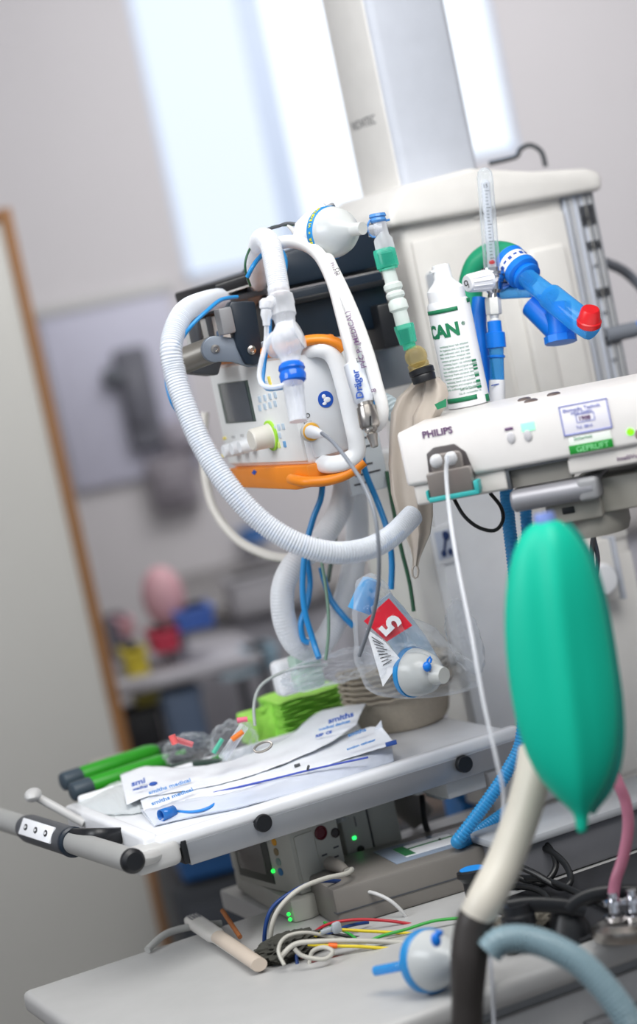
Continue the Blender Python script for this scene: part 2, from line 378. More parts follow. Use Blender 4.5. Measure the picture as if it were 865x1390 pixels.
# white corner socket box with round button
c0 = onplane(822, 775, HF.p(0, -.03, 0), HF.y); fr = Fr(c0, YE)
r = thing('socket_box', 'square white socket box with a round cap, right of the green bag', 'socket box', fr.p(0, .03, -.05))
MB().box(fr, (-.045, 0, -.045), (.018, .032, .045), .004).build('box', cream, r)
MB().box(fr, (.018, -.006, -.047), (.024, .032, .047), .002).build('end_plate', bluegrey, r)
MB().lathe(fr.p(-.012, 0, -.01), -fr.y, [(.024, -.002), (.024, .01), (.02, .016), (0, .018)]).build('round_cap', wsheen, r)
# ------------------------------------------------------------------ tray
t0 = P(250, 1127, 2.8); TF = Fr(t0, YE+.5); TL, TD = .485, .33; ZT_ = t0.z
tray = thing('tray_shelf', 'long white tray shelf with a tubular push handle at its left', 'tray', TF.p(.2, .16, -.05))
mb = MB(); mb.box(TF, (-.035, .004, -.022), (TL, TD, -.008), .004)
mb.box(TF, (-.035, .0, -.017), (TL, .022, 0), .006, 3); mb.box(TF, (-.05, .012, -.03), (-.03, TD, .004), .006, 3); mb.box(TF, (-.03, TD-.014, -.017), (TL, TD, .012), .005, 3)
mb.build('tray_top', wsheen, tray)
mb = MB(); mb.box(TF, (.0, .003, -.046), (TL-.003, .02, -.0175), .002); mb.build('front_rail', alum, tray)
mb = MB(); mb.box(TF, (-.008, .0, -.042), (-.0005, .02, -.012), .001); mb.build('rail_end_cap', black, tray)
for q in ((357, 1117), (630, 1037)):
    c0 = onplane(q[0], q[1], TF.p(0, .0, 0), TF.y)
    MB().lathe(c0, -TF.y, [(.0115, -.004), (.0115, .003), (.0105, .005), (0, .005)]).build('round_stop', black, tray)
mb = MB(); mb.box(TF, (-.072, -.004, -.040), (-.009, .035, -.006), .010, 3); mb.build('corner_bracket', lgrey, tray)
zh = P(180, 1168, 2.73).z
n0 = P(181, 1169, 2.73); f0 = PZ(-170, 1058, zh)
mb = MB(); mb.lathe(n0, f0-n0, [(.0150, .003), (.0150, (f0-n0).length)], 32); mb.build('handle_tube', mat('handle_grey', '#b3b4b2', .4, .3), tray)
mb = MB(); ax = (f0-n0).normalized(); mb.lathe(n0, ax, [(0, -.006), (.011, -.005), (.0152, -.001), (.0156, .003), (.0156, .0045)], 32); mb.build('handle_cap', black, tray)
mb = MB(); mb.tube([TF.p(-.03, .02, -.022), n0.lerp(TF.p(-.03, .02, -.022), .45)+V((0, 0, -.002)), n0+ax*.02], .011, 12, sq=(1.0, .8)); mb.build('handle_arm', lgrey, tray)
# clamp with printed label
ln = (f0-n0).length
def onh(pxx, pyy): return n0 + ax*((PZ(pxx, pyy, zh)-n0).dot(ax))
ca = onh(98, 1142); cb = onh(38, 1122)
mb = MB(); L = (cb-ca).length; mb.lathe(ca, ax, [(.0165, 0), (.019, .002), (.019, L*.9), (.0165, L)], 32); mb.build('clamp', dgrey, tray)
mb = MB(); mb.lathe(ca-ax*.006, ax, [(.017, 0), (.0198, .002), (.0198, .008), (.017, .010)], 32); mb.build('clamp_ring', navy, tray)
mid = (ca+cb)/2; view = (EYE-mid).normalized(); upv = (view - ax*view.dot(ax)).normalized()
fr = Fr(mid+upv*.0185, 0, -ax, -upv, (-ax).cross(-upv) if (-ax).cross(-upv).z > 0 else ax.cross(-upv))
mb = MB(); mb.box(fr, (-L*.34, -.0012, -.011), (L*.34, .002, .011), .0005); lb = mb.build('clamp_label', paper, tray)
for k in (-1, 0, 1):
    mb = MB(); c0 = fr.p(k*L*.22, -.0014, 0); mb.lathe(c0, -fr.y, [(.0058, -.001), (.0058, .0006), (0, .0006)], 20, sx=.7); mb.build('button_mark', black, lb)
    mb = MB(); c0 = fr.p(k*L*.22, -.0022, 0); mb.lathe(c0, -fr.y, [(.0025, -.001), (.0025, .0006), (.0015, .0006), (.0015, -.001)], 20, sx=.7); mb.build('mark_ring', paper, lb)
mb = MB(); mb.box(TF, (-.068, .10, -.016), (-.052, .16, .012), .005); a0 = TF.p(-.055, .13, 0)
mb = MB(); mb.tube([ca.lerp(cb, .1)+V((0, 0, .004)), TF.p(-.085, .10, .002), TF.p(-.05, .105, -.008)], .012, 14, sq=(.7, 1)); mb.build('clamp_foot', black, tray)
mb = MB(); q0 = P(45, 1079, 3.02); mb.ball(q0, .012, .02, .009, 16); mb.tube([q0, TF.p(-.05, .25, -.01)], .006); mb.build('rail_bracket', lgrey, tray)
# tray carrying arm under, fixing tray to unit
mb = MB(); mb.box(TF, (.36, .1, -.075), (TL+.02, TD+.05, -.047), .006); mb.build('carrying_arm', lgrey, tray)
mb = MB(); mb.box(TF, (.37, .02, -.072), (.43, .10, -.047), .004); mb.build('arm_bracket', lgrey, tray)
# ------------------------------------------------------------------ local placing on a front plane
def lp(fr, x, y, off=0):
    q = onplane(x, y, fr.p(0, off, 0), fr.y) - fr.o; return q.dot(fr.x), q.dot(fr.z)
# ------------------------------------------------------------------ measuring module on its arm (front right)
GF = Fr(P(537, 588, 2.72), -17)
gm = thing('gas_module', 'wide off-white flat gas measuring module on a grey arm, with green lights', 'medical monitor module', GF.p(.2, .13, -.08))
gmat = mat('module_shell', '#e3e0de', .4)
mb = MB(); mb.box(GF, (0, 0, -.067), (.46, .235, 0), .006, 3); mb.build('shell', gmat, gm)
xl, _ = lp(GF, 688, 650); xr, _ = lp(GF, 771, 640)
mb = MB(); mb.box(GF, (.006, .006, -.092), (xl, .2, -.066), .004, 3); mb.box(GF, (xr, .006, -.088), (.46, .2, -.066), .004, 3); mb.build('lower_shell', mat('module_lower', '#d6d2ce', .42), gm)
mb = MB(); mb.box(GF, (xl-.002, .014, -.092), (xr+.002, .03, -.0665), .001); s_ = mb.build('slot', mat('slot_grey', '#8d8a84', .5), gm)
mb = MB(); mb.box(GF, (xl-.001, .004, -.0695), (xr+.001, .014, -.0665), .0005); mb.box(GF, (xl-.001, .004, -.092), (xl+.003, .014, -.067), .0005); mb.build('slot_edge', dgrey, s_)
def decal(fr, cx, cy, w, h, m, parent, name, off=-.0012, bev=.0003, deep=.0022):
    x, z = lp(fr, cx, cy); mb = MB(); mb.box(fr, (x-w/2, off, z-h/2), (x+w/2, off+deep, z+h/2), bev); return mb.build(name, m, parent)
x, z = lp(GF, 574, 595); MB().text('PHILIPS', GF.at(x, -.0006, z), .0118, .0003, bold=.0003).build('lettering', inkpurple, gm)
decal(GF, 717, 579, .016, .010, glow('lit_window_green', '#9dffce', 1.3), gm, 'lit_window')
decal(GF, 691, 582, .010, .003, inkpurple, gm, 'mark')
for q in ((694, 594), (717, 591)):
    x, z = lp(GF, *q); mb = MB(); mb.lathe(GF.p(x, 0, z), -GF.y, [(.0068, -.001), (.0068, .0012), (.0052, .002), (0, .002)], 24, sy=.7); mb.build('button', mat('button_grey', '#c3c2c6', .4), gm)
x, z = lp(GF, 856, 586); mb = MB(); mb.lathe(GF.p(x, 0, z), -GF.y, [(.0042, -.001), (.0042, .001), (.003, .002), (0, .0022)], 20); mb.build('green_led', glow('led_green', '#7dff10', 1.6), gm)
x, z = lp(GF, 866, 590); mb = MB(); mb.lathe(GF.p(x+.004, 0, z), -GF.y, [(.0072, -.001), (.0072, .001), (0, .0022)], 20); mb.build('power_button', mat('button_brown', '#8a7772', .4), gm)
# stickers
st = decal(GF, 795, 566, .058, .036, mat('sticker_white', '#eceaf2', .5), gm, 'inspection_sticker')
x, z = lp(GF, 795, 566)
mb = MB(); W, Hh = .029, .018
for (a, b, c, d) in ((-W, -Hh, W, -Hh+.0016), (-W, Hh-.0016, W, Hh), (-W, -Hh, -W+.0014, Hh), (W-.0014, -Hh, W, Hh), (-.011, -.005, .011, -.0042), (-.011, .0042, .011, .005), (-.011, -.005, -.0102, .005), (.0102, -.005, .011, .005)):
    mb.box(GF, (x+a, -.0018, z+b), (x+c, -.0011, z+d))
mb.build('sticker_border', mat('sticker_lilac', '#8088c8', .5), st)
mb = MB(); mb.text('Biomedic Technik', GF.at(x-.025, -.0016, z+.0095), .0062); mb.text('MDS GmbH', GF.at(x-.016, -.0016, z+.0052), .0050)
mb.text('Tel. 0816', GF.at(x-.013, -.0016, z-.0120), .0052); mb.build('sticker_print', mat('sticker_lilac', '#8088c8', .5), st)
mb = MB(); mb.text('1908', GF.at(x-.0085, -.0016, z-.003), .0072, bold=.0002); mb.build('sticker_number', inkpurple, st)
s2 = decal(GF, 802, 599, .050, .016, mat('sticker_pale', '#dfe6df', .5), gm, 'test_sticker')
x, z = lp(GF, 803, 606); mb = MB(); mb.box(GF, (x-.026, -.0019, z-.005), (x+.026, -.0011, z+.0052), .0002); mb.build('green_band', mat('sticker_green', '#128a2c', .5), s2)
mb = MB(); mb.text('GEPRÜFT', GF.at(x-.018, -.0022, z-.0035), .0095); mb.build('sticker_print', mat('sticker_mint', '#8fe0a0', .5), s2)
mb = MB(); x2, z2 = lp(GF, 800, 594); mb.text('Sicherheit', GF.at(x2-.018, -.0016, z2), .0055); mb.build('sticker_print', mat('sticker_mint2', '#8ab59a', .5), s2)
x, z = lp(GF, 838, 626, .006); MB().text('IntelliVue', GF.at(x, .0055, z), .0075).build('lettering', inkpurple, gm)
# water trap
x, z = lp(GF, 611, 640); T = GF.at(x, 0, z)
mb = MB(); mb.prism(T, [(-.027, -.010), (-.024, .026), (-.014, .032), (.012, .032), (.024, .020), (.030, -.010)], -.0015, .004, .002); sl = mb.build('trap_bay', mat('bay_dark', '#4a4546', .4), gm)
tp = clear('smoky_clear_plastic', '#a19a96', .45, .1)
mb = MB(); mb.box(T, (-.026, -.018, -.026), (.028, 0, .004), .003); mb.box(T, (-.020, -.014, .0), (.020, 0, .024), .006); wt = mb.build('water_trap', tp, gm)
for k in (-.010, .008): MB().ball(T.p(k, -.012, .016), .0085, .006, .0085, 16).build('port', milkier, wt)
MB().box(T, (.004, -.014, -.016), (.014, -.006, .002), .001).build('red_insert', mat('trap_red', '#a33a55', .4), wt)
MB().box(T, (-.020, -.010, -.020), (-.009, -.005, .0), .001).build('filter_insert', mat('trap_grey', '#6b6762', .5), wt)
mb = MB(); mb.box(T, (-.028, -.019, -.031), (.034, .0, -.025), .0015); mb.box(T, (.029, -.019, -.028), (.035, .0, -.014), .0015); mb.box(T, (-.030, -.019, -.028), (-.027, .0, -.016), .0015)
mb.build('trap_tray', mat('trap_teal', '#35a7a6', .4), wt)
# screws / caps lying on top
for i, q in enumerate(((712, 543), (721, 545), (752, 536))):
    c0 = PZ(q[0], q[1], GF.o.z); o = MB().lathe(c0, V((0, 0, 1)), [(.0085, 0), (.0085, .0015), (.006, .003), (0, .0036)], 20).build('metal_disc', mat('old_brass', '#8a7d78', .35, .8))
    tag(o, ['flat metal disc on the module top, left one of three', 'flat metal disc on the module top, front one of the close pair', 'flat metal disc lying alone nearer the socket rail on the module top'][i], 'metal disc', 'metal caps on the module top')
# arm under the module
AF = GF.at(0, 0, 0); am = thing('support_arm', 'grey metal swivel arm carrying the wide module', 'support arm', GF.p(.25, .1, -.14))
x, z = lp(GF, 691, 672); xe, _ = lp(GF, 803, 650)
mb = MB(); mb.lathe(GF.p(x, .012, -.107), GF.x, [(.011, 0), (.0135, .003), (.0135, xe-x-.02), (.0135, xe-x-.001)], 28); mb.box(GF, (x, .014, -.12), (xe, .05, -.095), .002); mb.build('round_bar', mat('arm_grey', '#94949a', .4, .4), am)
mb = MB(); mb.box(GF, (xe-.019, -.001, -.121), (xe+.006, .1, -.094), .005, 3); mb.build('bar_end', grey, am)
mb = MB(); mb.box(GF, (x+.035, .02, -.145), (xe+.002, .1, -.119), .004); mb.box(GF, (xe-.035, .03, -.142), (.46, .14, -.10), .004); mb.build('arm_body', warmgrey, am)
mb = MB(); mb.box(GF, (x+.055, .0185, -.134), (x+.070, .03, -.126), .001); mb.build('arm_slot', black, am)
mb = MB(); mb.lathe(GF.p(x+.085, .07, -.145), V((0, 0, -1)), [(.040, -.004), (.040, .014), (.036, .024), (0, .024)], 36); mb.build('swivel', warmgrey, am)
# ------------------------------------------------------------------ bottle
bz = GF.o.z; b0 = PZ(637, 551, bz)
bt = thing('disinfectant_bottle', 'white plastic bottle with green stripes and green letters on the module top', 'bottle', b0)
k = px(1, (b0-EYE).dot(fw)); R = 29.5*k
mb = MB(); mb.lathe(b0, (0, 0, 1), [(R-.003, 0), (R, .002), (R*.99, 138*k), (R*.955, 143*k), (R*.90, 146*k)], 48); mb.build('body', wsheen, bt)
mb = MB(); mb.lathe(b0, (0, 0, 1), [(R*.86, 146*k), (R*.87, 148*k), (R*.86, 161*k), (R*.74, 165*k), (R*.50, 172*k), (R*.43, 176*k), (R*.42, 190*k), (R*.40, 194*k), (R*.2, 195.5*k), (0, 195*k)], 40)
mb.box(Fr(b0+V((0, 0, 186*k)), 20), (-R*.56, -.004, 0), (-R*.3, .004, .003), .001); mb.build('cap', mat('cap_white', '#f4f6fb', .3), bt)
va = math.atan2(-b0.y, -b0.x)        # towards the camera
def patch(a0, a1, z0, z1, m, name, off=.0004):
    mb = MB(); n = 14; rr = R+off
    mb.sheet(lambda u, v: b0+V((rr*math.cos(va+math.radians(a0+(a1-a0)*u)), rr*math.sin(va+math.radians(a0+(a1-a0)*u)), (z0+(z1-z0)*v)*k)), n, 2); return mb.build(name, m, bt, solid=.0003)
patch(-80, 22, 131, 136.5, inkgreen, 'stripe'); patch(-66, 26, 9, 15.5, inkgreen, 'stripe'); patch(58, 80, 138, 144, inkgreen, 'mark'); patch(54, 75, 2, 12, inkgreen, 'mark')
def wraptxt(s, ang, z, size, m, align='LEFT', bold=0, name='lettering'):
    a = va+math.radians(ang); nrm = V((math.cos(a), math.sin(a), 0)); f = Fr(b0+nrm*(R+.0004)+V((0, 0, z*k)), 0, V((-math.sin(a), math.cos(a), 0)), -nrm, V((0, 0, 1)))
    mb = MB(); mb.text(s, f, size*k, .0002, wrap=R, align=align, bold=bold); return mb.build(name, m, bt)
wraptxt('ISCAN', 16, 99, 24, inkgreen, 'RIGHT', .0011); wraptxt('®', 24, 110, 7, inkgreen)
faint = mat('green_fine_print', '#9db9ae', .6)
for i in range(13): wraptxt(['sanitizing hand rub solution', 'for hygienic and surgical use', 'apply undiluted until dry eyes', 'keep away from children skin', 'contains propanol and water'][i % 5], 32, 85-4.9*i, 3.9, faint, 'RIGHT')
wraptxt('500 ml solution', 10, 17+7, 4.0, inkgreen, 'CENTER'); wraptxt('Ch.-B. verwendbar bis', 12, 19, 3.6, faint, 'CENTER')
for i, zz in enumerate((62, 58.5, 55, 50.5, 45, 42, 34, 30.5, 26)): patch(32, 46, zz-2.6-(i > 3)*.8, zz, inkgreen if i % 3 != 1 else faint, 'code_bar')
# ------------------------------------------------------------------ coloured handle bag band behind bottle
# ------------------------------------------------------------------ flowmeter
fl = thing('oxygen_flowmeter', 'clear upright flow tube with white O2 knob and red ball', 'flowmeter', P(669, 400, 2.97))
D = 2.97
a = P(669, 374, D); b = P(657.5, 227, D); k = px(1, D)
mb = MB(); seglathe(mb, a, b, [(11*k, 0), (11.5*k, .05), (11*k, .9), (9.5*k, .96), (5*k, .99), (0, 1)], 32); mb.build('outer_tube', clearp, fl)
mb = MB(); seglathe(mb, a, b.lerp(a, .08), [(6*k, .0), (6*k, .93), (3*k, .96)], 24); mb.build('inner_tube', clearish, fl)
mb = MB(); axv = (b-a).normalized(); sd = axv.cross(V((0, 1, 0))).normalized()*-1
for i in range(21):
    c = a.lerp(b, .16+.62*i/20)-sd*2.5*k+V((0, -11.3*k, 0)); w_ = (6 if i % 5 == 0 else 3.6)*k
    mb.tube([c-sd*0, c+sd*w_], .45*k, 6, smooth=False)
mb.build('scale_marks', inkblack, fl)
mb = MB(); f = Fr(a.lerp(b, .81)+V((0, -11.3*k, 0))-sd*5*k, 0, sd, V((0, 1, 0)), axv); mb.text('15', f, 7*k, bold=.0001); f2 = Fr(a.lerp(b, .56)+V((0, -11.3*k, 0))-sd*9*k, 0, sd, V((0, 1, 0)), axv); mb.text('5', f2, 6*k)
f3 = Fr(a.lerp(b, .20)+V((0, -11.3*k, 0))-sd*9*k, 0, sd, V((0, 1, 0)), axv); mb.text('1', f3, 6*k); mb.build('scale_numbers', inkblack, fl)
MB().ball(a.lerp(b, .12)-V((0, .002, 0)), 4.8*k, seg=20).build('float_ball', red, fl)
mb = MB(); seglathe(mb, P(670, 386, D), P(668, 364, D), [(9*k, 0), (14*k, .1), (17*k, .35), (17*k, .5), (20*k, .55), (20*k, .72), (15*k, .78), (15*k, 1)], 32); mb.build('collar', chrome, fl)
mb = MB(); seglathe(mb, P(671, 405, D), P(670, 382, D), [(9*k, 0), (8*k, .3), (12*k, .5), (12*k, 1)], 24); mb.lathe(P(672, 390, D+.01), V((1, .3, .15)), [(10*k, -.002), (10*k, .02), (12*k, .022), (12*k, .03), (8*k, .032)], 24); mb.build('valve_body', chrome, fl)
ka = P(664, 380, D-.01); kb = P(634, 385, D-.03)
mb = MB(); t = []; seglathe(mb, ka, kb, [(14*k, 0), (14.5*k, .1), (12.6*k, .55), (11.5*k, .97), (10.5*k, 1), (0, 1)], 36); kn = mb.build('knob', wsheen, fl)
mb = MB(); kax = (kb-ka).normalized(); s1 = kax.cross(V((0, 0, 1))).normalized(); s2 = s1.cross(kax)
for i in range(14):
    an = 2*math.pi*i/14; dr = s1*math.cos(an)+s2*math.sin(an); mb.tube([ka.lerp(kb, .12)+dr*14.4*k, ka.lerp(kb, .9)+dr*11.9*k], .8*k, 6, smooth=False)
mb.build('knob_rib', wsheen, kn)
fx = -s1 if (-s1).x > 0 else s1; ff = Fr(kb+kax*.0003+(-fx*6*k)+V((0, 0, -3*k)), 0, fx, -kax, s2 if s2.z > 0 else -s2)
mb = MB(); mb.text('O', ff, 11*k, bold=.0002); ff2 = ff.at(7.5*k, 0, -2.5*k); mb.text('2', ff2, 7*k); mb.build('lettering', inkblack, kn)
mb = MB(); seglathe(mb, P(671, 427, D), P(669, 404, D), [(10*k, 0), (11*k, .06), (11*k, .94), (10*k, 1)], 6); seglathe(mb, P(672, 438, D), P(671, 427, D), [(6*k, 0), (7*k, .3), (5*k, .5), (6.5*k, .8), (6*k, 1)], 20); mb.build('hose_nipple', mat('nipple_white', '#dfe0dc', .4), fl)
# oxygen tubing below
r = thing('oxygen_tubing', 'blue and clear tubing hanging straight down from the flowmeter nut', 'tubing', P(672, 545, D))
mb = MB(); seglathe(mb, P(674, 472, D), P(671, 436, D), [(9*k, 0), (13.5*k, .0), (13.5*k, .55), (10*k, .6), (9.5*k, 1)], 28); mb.build('connector', blue, r)
mb = MB(); seglathe(mb, P(675, 518, D), P(674, 472, D), [(10*k, 0), (10*k, 1)], 24); mb.build('tube', clblue, r)
mb = MB(); seglathe(mb, P(674, 485.5, D), P(674, 482.5, D), [(12*k, 0), (12*k, 1)], 24); mb.build('tube_ring', blue, r)
mb = MB(); mb.tube([P(675, 545, D), P(675, 516, D)], 11*k, 20, smooth=False); mb.build('tube_label', paper, r)
mb = MB(); mb.box(Fr(P(673, 523, D-.0115), 10), (-6*k, 0, 0), (5*k, .0006, 1.5*k)); mb.build('label_print', ink, r)
# green silicone elbow hose and blue assembly
D = 3.0; k = px(1, D)
o = hose('silicone_hose', [(703, 356, 3.0), (690, 346, 3.01), (668, 345, 3.02), (648, 360, 3.03), (639, 390, 3.04), (641, 430, 3.04), (650, 480, 3.04), (660, 540, 3.04)], 17, gtube, 3.02, seg=24, lab='green silicone hose arching behind the flowmeter', cat='hose')
o = hose('blue_sleeve', [(652, 405, 3.01), (650, 440, 3.005), (655, 490, 3.0), (661, 540, 2.995)], 11, blue, 3.0, seg=20, lab='deep blue sleeve standing between white bottle and flowmeter tubing', cat='sleeve')
rs = thing('breathing_connector', 'clear blue breathing tube connector with red cap, right of the flowmeter', 'breathing connector', P(755, 470, D))
a = P(690, 350, 2.985); b = P(718, 378, 2.955)
mb = MB(); seglathe(mb, a, b, [(20*k, 0), (22*k, .05), (22*k, .2), (21*k, .22)], 36); seglathe(mb, a, b, [(21*k, .55), (24*k, .56), (24*k, .75), (18*k, .8), (20*k, .86), (20*k, .95), (15*k, 1)], 36); mb.build('swivel_collar', blue, rs)
mb = MB(); seglathe(mb, a, b, [(21*k, .2), (21.5*k, .22), (21.5*k, .56), (21*k, .58)], 36); wb = mb.build('white_band', wsheen, rs)
mb = MB(); axc = (b-a).normalized(); up = (V((0, -1, .3))-axc*V((0, -1, .3)).dot(axc)).normalized(); sdd = axc.cross(up)
for i in range(6):
    an = math.radians(-60+i*24); dr = up*math.cos(an)+sdd*math.sin(an); c0 = a.lerp(b, .39)+dr*21.7*k; tn = axc.cross(dr); mb.box(Fr(c0, 0, tn, -dr, axc), (-3*k, -.0006, -2.5*k), (2*k, .0006, 2.5*k if i % 2 else 0))
mb.build('band_print', ink, wb)
mb = MB(); seglathe(mb, P(712, 374, 2.955), P(748, 404, 2.93), [(13*k, 0), (13.5*k, .5), (15*k, 1)], 28); seglathe(mb, P(744, 400, 2.93), P(806, 449, 2.89), [(16*k, 0), (18*k, .05), (18*k, .7), (16*k, .95), (14*k, 1)], 28); mb.build('clear_tube', clblue, rs)
mb = MB(); seglathe(mb, P(799, 443, 2.89), P(802, 419, 2.875), [(13*k, 0), (16*k, .1), (16.5*k, .35), (15*k, .4), (12.5*k, .92), (11*k, 1), (0, 1)], 28); rc = mb.build('red_cap', red, rs)
mb = MB(); seglathe(mb, P(668, 399, 2.995), P(722, 396, 2.97), [(7*k, 0), (8*k, .1), (8*k, 1)], 20); mb.build('side_tube', clblue, rs)
mb = MB(); seglathe(mb, P(722, 412, 2.985), P(762, 452, 2.955), [(12*k, 0), (18*k, .05), (18*k, .9), (16*k, 1)], 32); seglathe(mb, P(762, 466, 2.95), P(756, 425, 2.955), [(12*k, 0), (22*k, .02), (22*k, .25), (16*k, .3), (17*k, 1)], 10); seglathe(mb, P(762, 458, 2.95), P(758, 410, 2.95), [(17*k, 0), (17*k, 1)], 28); mb.build('exhalation_valve', blue, rs)
# cable fitting on the wall beside the window, hose at right
o = hose('gas_hose', [(800, 350, 3.36), (826, 358, 3.42), (850, 370, 3.48), (875, 395, 3.5), (900, 430, 3.5)], 7, greycable, 3.5, lab='grey hose curving out behind the socket rail at right', cat='hose')
rr_ = thing('plug_connector', 'grey and blue plug at the far right behind the socket rail', 'plug', P(860, 450, 3.35))
MB().tube([P(822, 456, 3.33), P(862, 447, 3.35)], px(11, 3.35), 20, smooth=False).build('plug_body', greycable, rr_); MB().tube([P(861, 447, 3.35), P(900, 440, 3.35)], px(10, 3.35), 20, smooth=False).build('plug_sleeve', blue, rr_)
o = hose('cable_loop', [(664, 222, 3.42), (700, 213, 3.42), (706, 203, 3.42), (720, 197, 3.42), (735, 206, 3.42), (741, 226, 3.42)], 3.5, dgrey, 3.42, lab='dark cable looping above the supply unit roof', cat='cable')
# ------------------------------------------------------------------ emergency ventilator
VF = Fr(P(421, 628, 2.86), YE); vh = P(392, 480, 2.86).z - VF.o.z; VL = .275
vent = thing('transport_ventilator', 'white portable ventilator with orange bumpers and a small dark screen', 'ventilator', VF.p(.05, .13, -.03))
vw = mat('ventilator_white', '#eef0f2', .35)
mb = MB(); mb.box(VF, (0, 0, -.004), (.082, VL, vh+.006), .008, 3); mb.build('body', vw, vent)
FF = Fr(VF.o, 0, -VF.y, VF.x, VF.z)          # front panel faces left
mb = MB(); mb.box(VF, (-.004, .006, .002), (.004, VL-.004, vh-.004), .003); mb.build('front_panel', mat('panel_white', '#f2f3f1', .4), vent)
mb = MB(); mb.prism(FF, [(.004, -.002), (.004, -.030), (-.05, -.034), (-VL+.02, -.030), (-VL, -.004)], -.008, .066, .004); mb.build('lower_bumper', orange, vent)
mb = MB(); mb.box(VF, (-.008, -.002, vh-.001), (.07, VL+.004, vh+.013), .005); mb.build('upper_bumper', orange, vent)
mb = MB(); mb.tube(pp([(396, 472), (415, 463), (440, 461), (458, 466), (468, 474)], 2.845), px(10, 2.85), 16, sq=(1, .75)); mb.build('handle_bumper', orange, vent)
mb = MB(); mb.tube(pp([(396, 650, 2.89), (404, 652, 2.87), (420, 654), (446, 652), (472, 643), (494, 626)], 2.85), px(8, 2.85), 16, sq=(1, .9)); mb.build('lower_handle_bumper', orange, vent)
mb = MB(); mb.tube(pp([(400, 484, 2.89), (415, 476, 2.86), (432, 473), (449, 480), (460, 500), (472, 545), (482, 590), (485, 612), (479, 621), (462, 629), (440, 630, 2.86), (415, 620, 2.93)], 2.848), px(11, 2.85), 20, sq=(.8, 1.1), n=10); mb.build('side_handle', vw, vent)
mb = MB(); sidec = VF.at(.0, 0, 0); mb.box(VF, (.006, -.004, .004), (.078, .004, vh-.004), .003); mb.build('shaded_side', mat('side_shade_white', '#dfe2e6', .4), vent)  # darker copy of the ventilator white, recess shade put into its colour
def dec2(fr, A, B, m, parent, name, off=-.0012, th=.002, bev=.0004):
    (xa, za), (xb, zb) = lp(fr, *A, off), lp(fr, *B, off); mb = MB(); mb.box(fr, (min(xa, xb), off, min(za, zb)), (max(xa, xb), off+th, max(za, zb)), bev); return mb.build(name, m, parent)
scr = dec2(FF, (295, 521), (347, 572), mat('screen_bezel', '#4c5a55', .3), vent, 'screen_bezel', -.0052)
dec2(FF, (298, 522), (343, 571), mat('screen_glass', '#54595f', .12), scr, 'screen', -.0064)
# small keys
kk = mat('key_pale_blue', '#c2d3e2', .5); ky = mat('key_yellow', '#f0dc63', .5); kg = mat('key_green', '#d8e88f', .5)
for (x, y, m_) in [(357, 541, kk), (364, 539, kk), (371, 537, kk), (378, 535, kk), (357, 553, kk), (364, 551, kk), (371, 549, kk), (378, 547, kk), (377, 581, kk), (383, 579, kk), (389, 578, kk), (378, 592, kk), (384, 590, kk), (391, 602, mat('key_blue', '#6fa6d6', .5)), (383, 603, kg), (370, 514, ky), (372, 522, ky), (366, 520, kk)]:
    decal(FF, x, y, .007, .008, m_, vent, 'key', off=-.0055)
for (x, y) in [(309, 594), (321, 592), (333, 590), (306, 618), (320, 616), (333, 614)]: decal(FF, x, y, .010, .0035, ky if (x+y) % 3 == 0 else lgrey, vent, 'dial_mark', off=-.0055)
def knob(x, y, r, L, m, ring=None):
    xx, zz = lp(FF, x, y); c0 = FF.p(xx, -.004, zz); mb = MB()
    mb.lathe(c0, -FF.y, [(r*1.1, 0), (r*1.1, .003), (r, .005), (r*.93, L-.002), (r*.8, L), (0, L)], 28); o = mb.build('dial', m, vent)
    if ring: MB().lathe(c0, -FF.y, [(r*1.28, 0), (r*1.28, .003), (r*1.1, .0035)], 32).build('dial_ring', ring, o)
for x, y in ((327, 607), (338, 604), (349, 601)): knob(x, y, .0095, .022, vw)
knob(373, 590, .0155, .030, mat('knob_warm', '#dcd8ce', .4), mat('ring_lime', '#a6e03c', .45))
c0 = onplane(422, 586, VF.p(0, -.004, 0), VF.y)
for nm, pr, m_ in (('port_ring', [(.0115, 0), (.0115, .003), (.009, .004)], mat('port_yellow', '#e8b040', .4)), ('port', [(.013, -.003), (.013, .001), (.0112, .002)], lgrey)):
    MB().lathe(c0, -VF.y, pr, 28).build(nm, m_, vent)
c1 = onplane(442, 542, VF.p(0, -.004, 0), VF.y); ms = MB(); ms.lathe(c1, -VF.y, [(.0105, 0), (.0105, .001), (0, .001)], 36); sg = ms.build('mandatory_sign', mat('sign_blue', '#1453b8', .5), vent)
ms = MB(); f_ = Fr(c1-VF.y*.0014, YE); ms.ball(f_.p(-.002, 0, .004), .0028, .0006, .003, 12, f_); ms.ball(f_.p(.0015, 0, -.001), .005, .0006, .0035, 12, f_); ms.ball(f_.p(-.003, 0, -.005), .003, .0006, .002, 12, f_); ms.build('sign_figure', wsheen, sg)
x, z = lp(VF, 408, 569); m1 = MB(); m1.text('CO', VF.at(x, -.0045, z), .008); x, z = lp(VF, 411, 577); m1.text('RS232', VF.at(x, -.0045, z), .0045); m1.build('lettering', inkblack, vent)
x, z = lp(FF, 346, 641, -.0075); m1 = MB(); 
m1.prism(FF.at(x, -.0088, z), [(-.009, -.001), (0, .0035), (.009, .001), (0, -.0035)], 0, .0012); m1.build('bumper_mark', ink, vent)
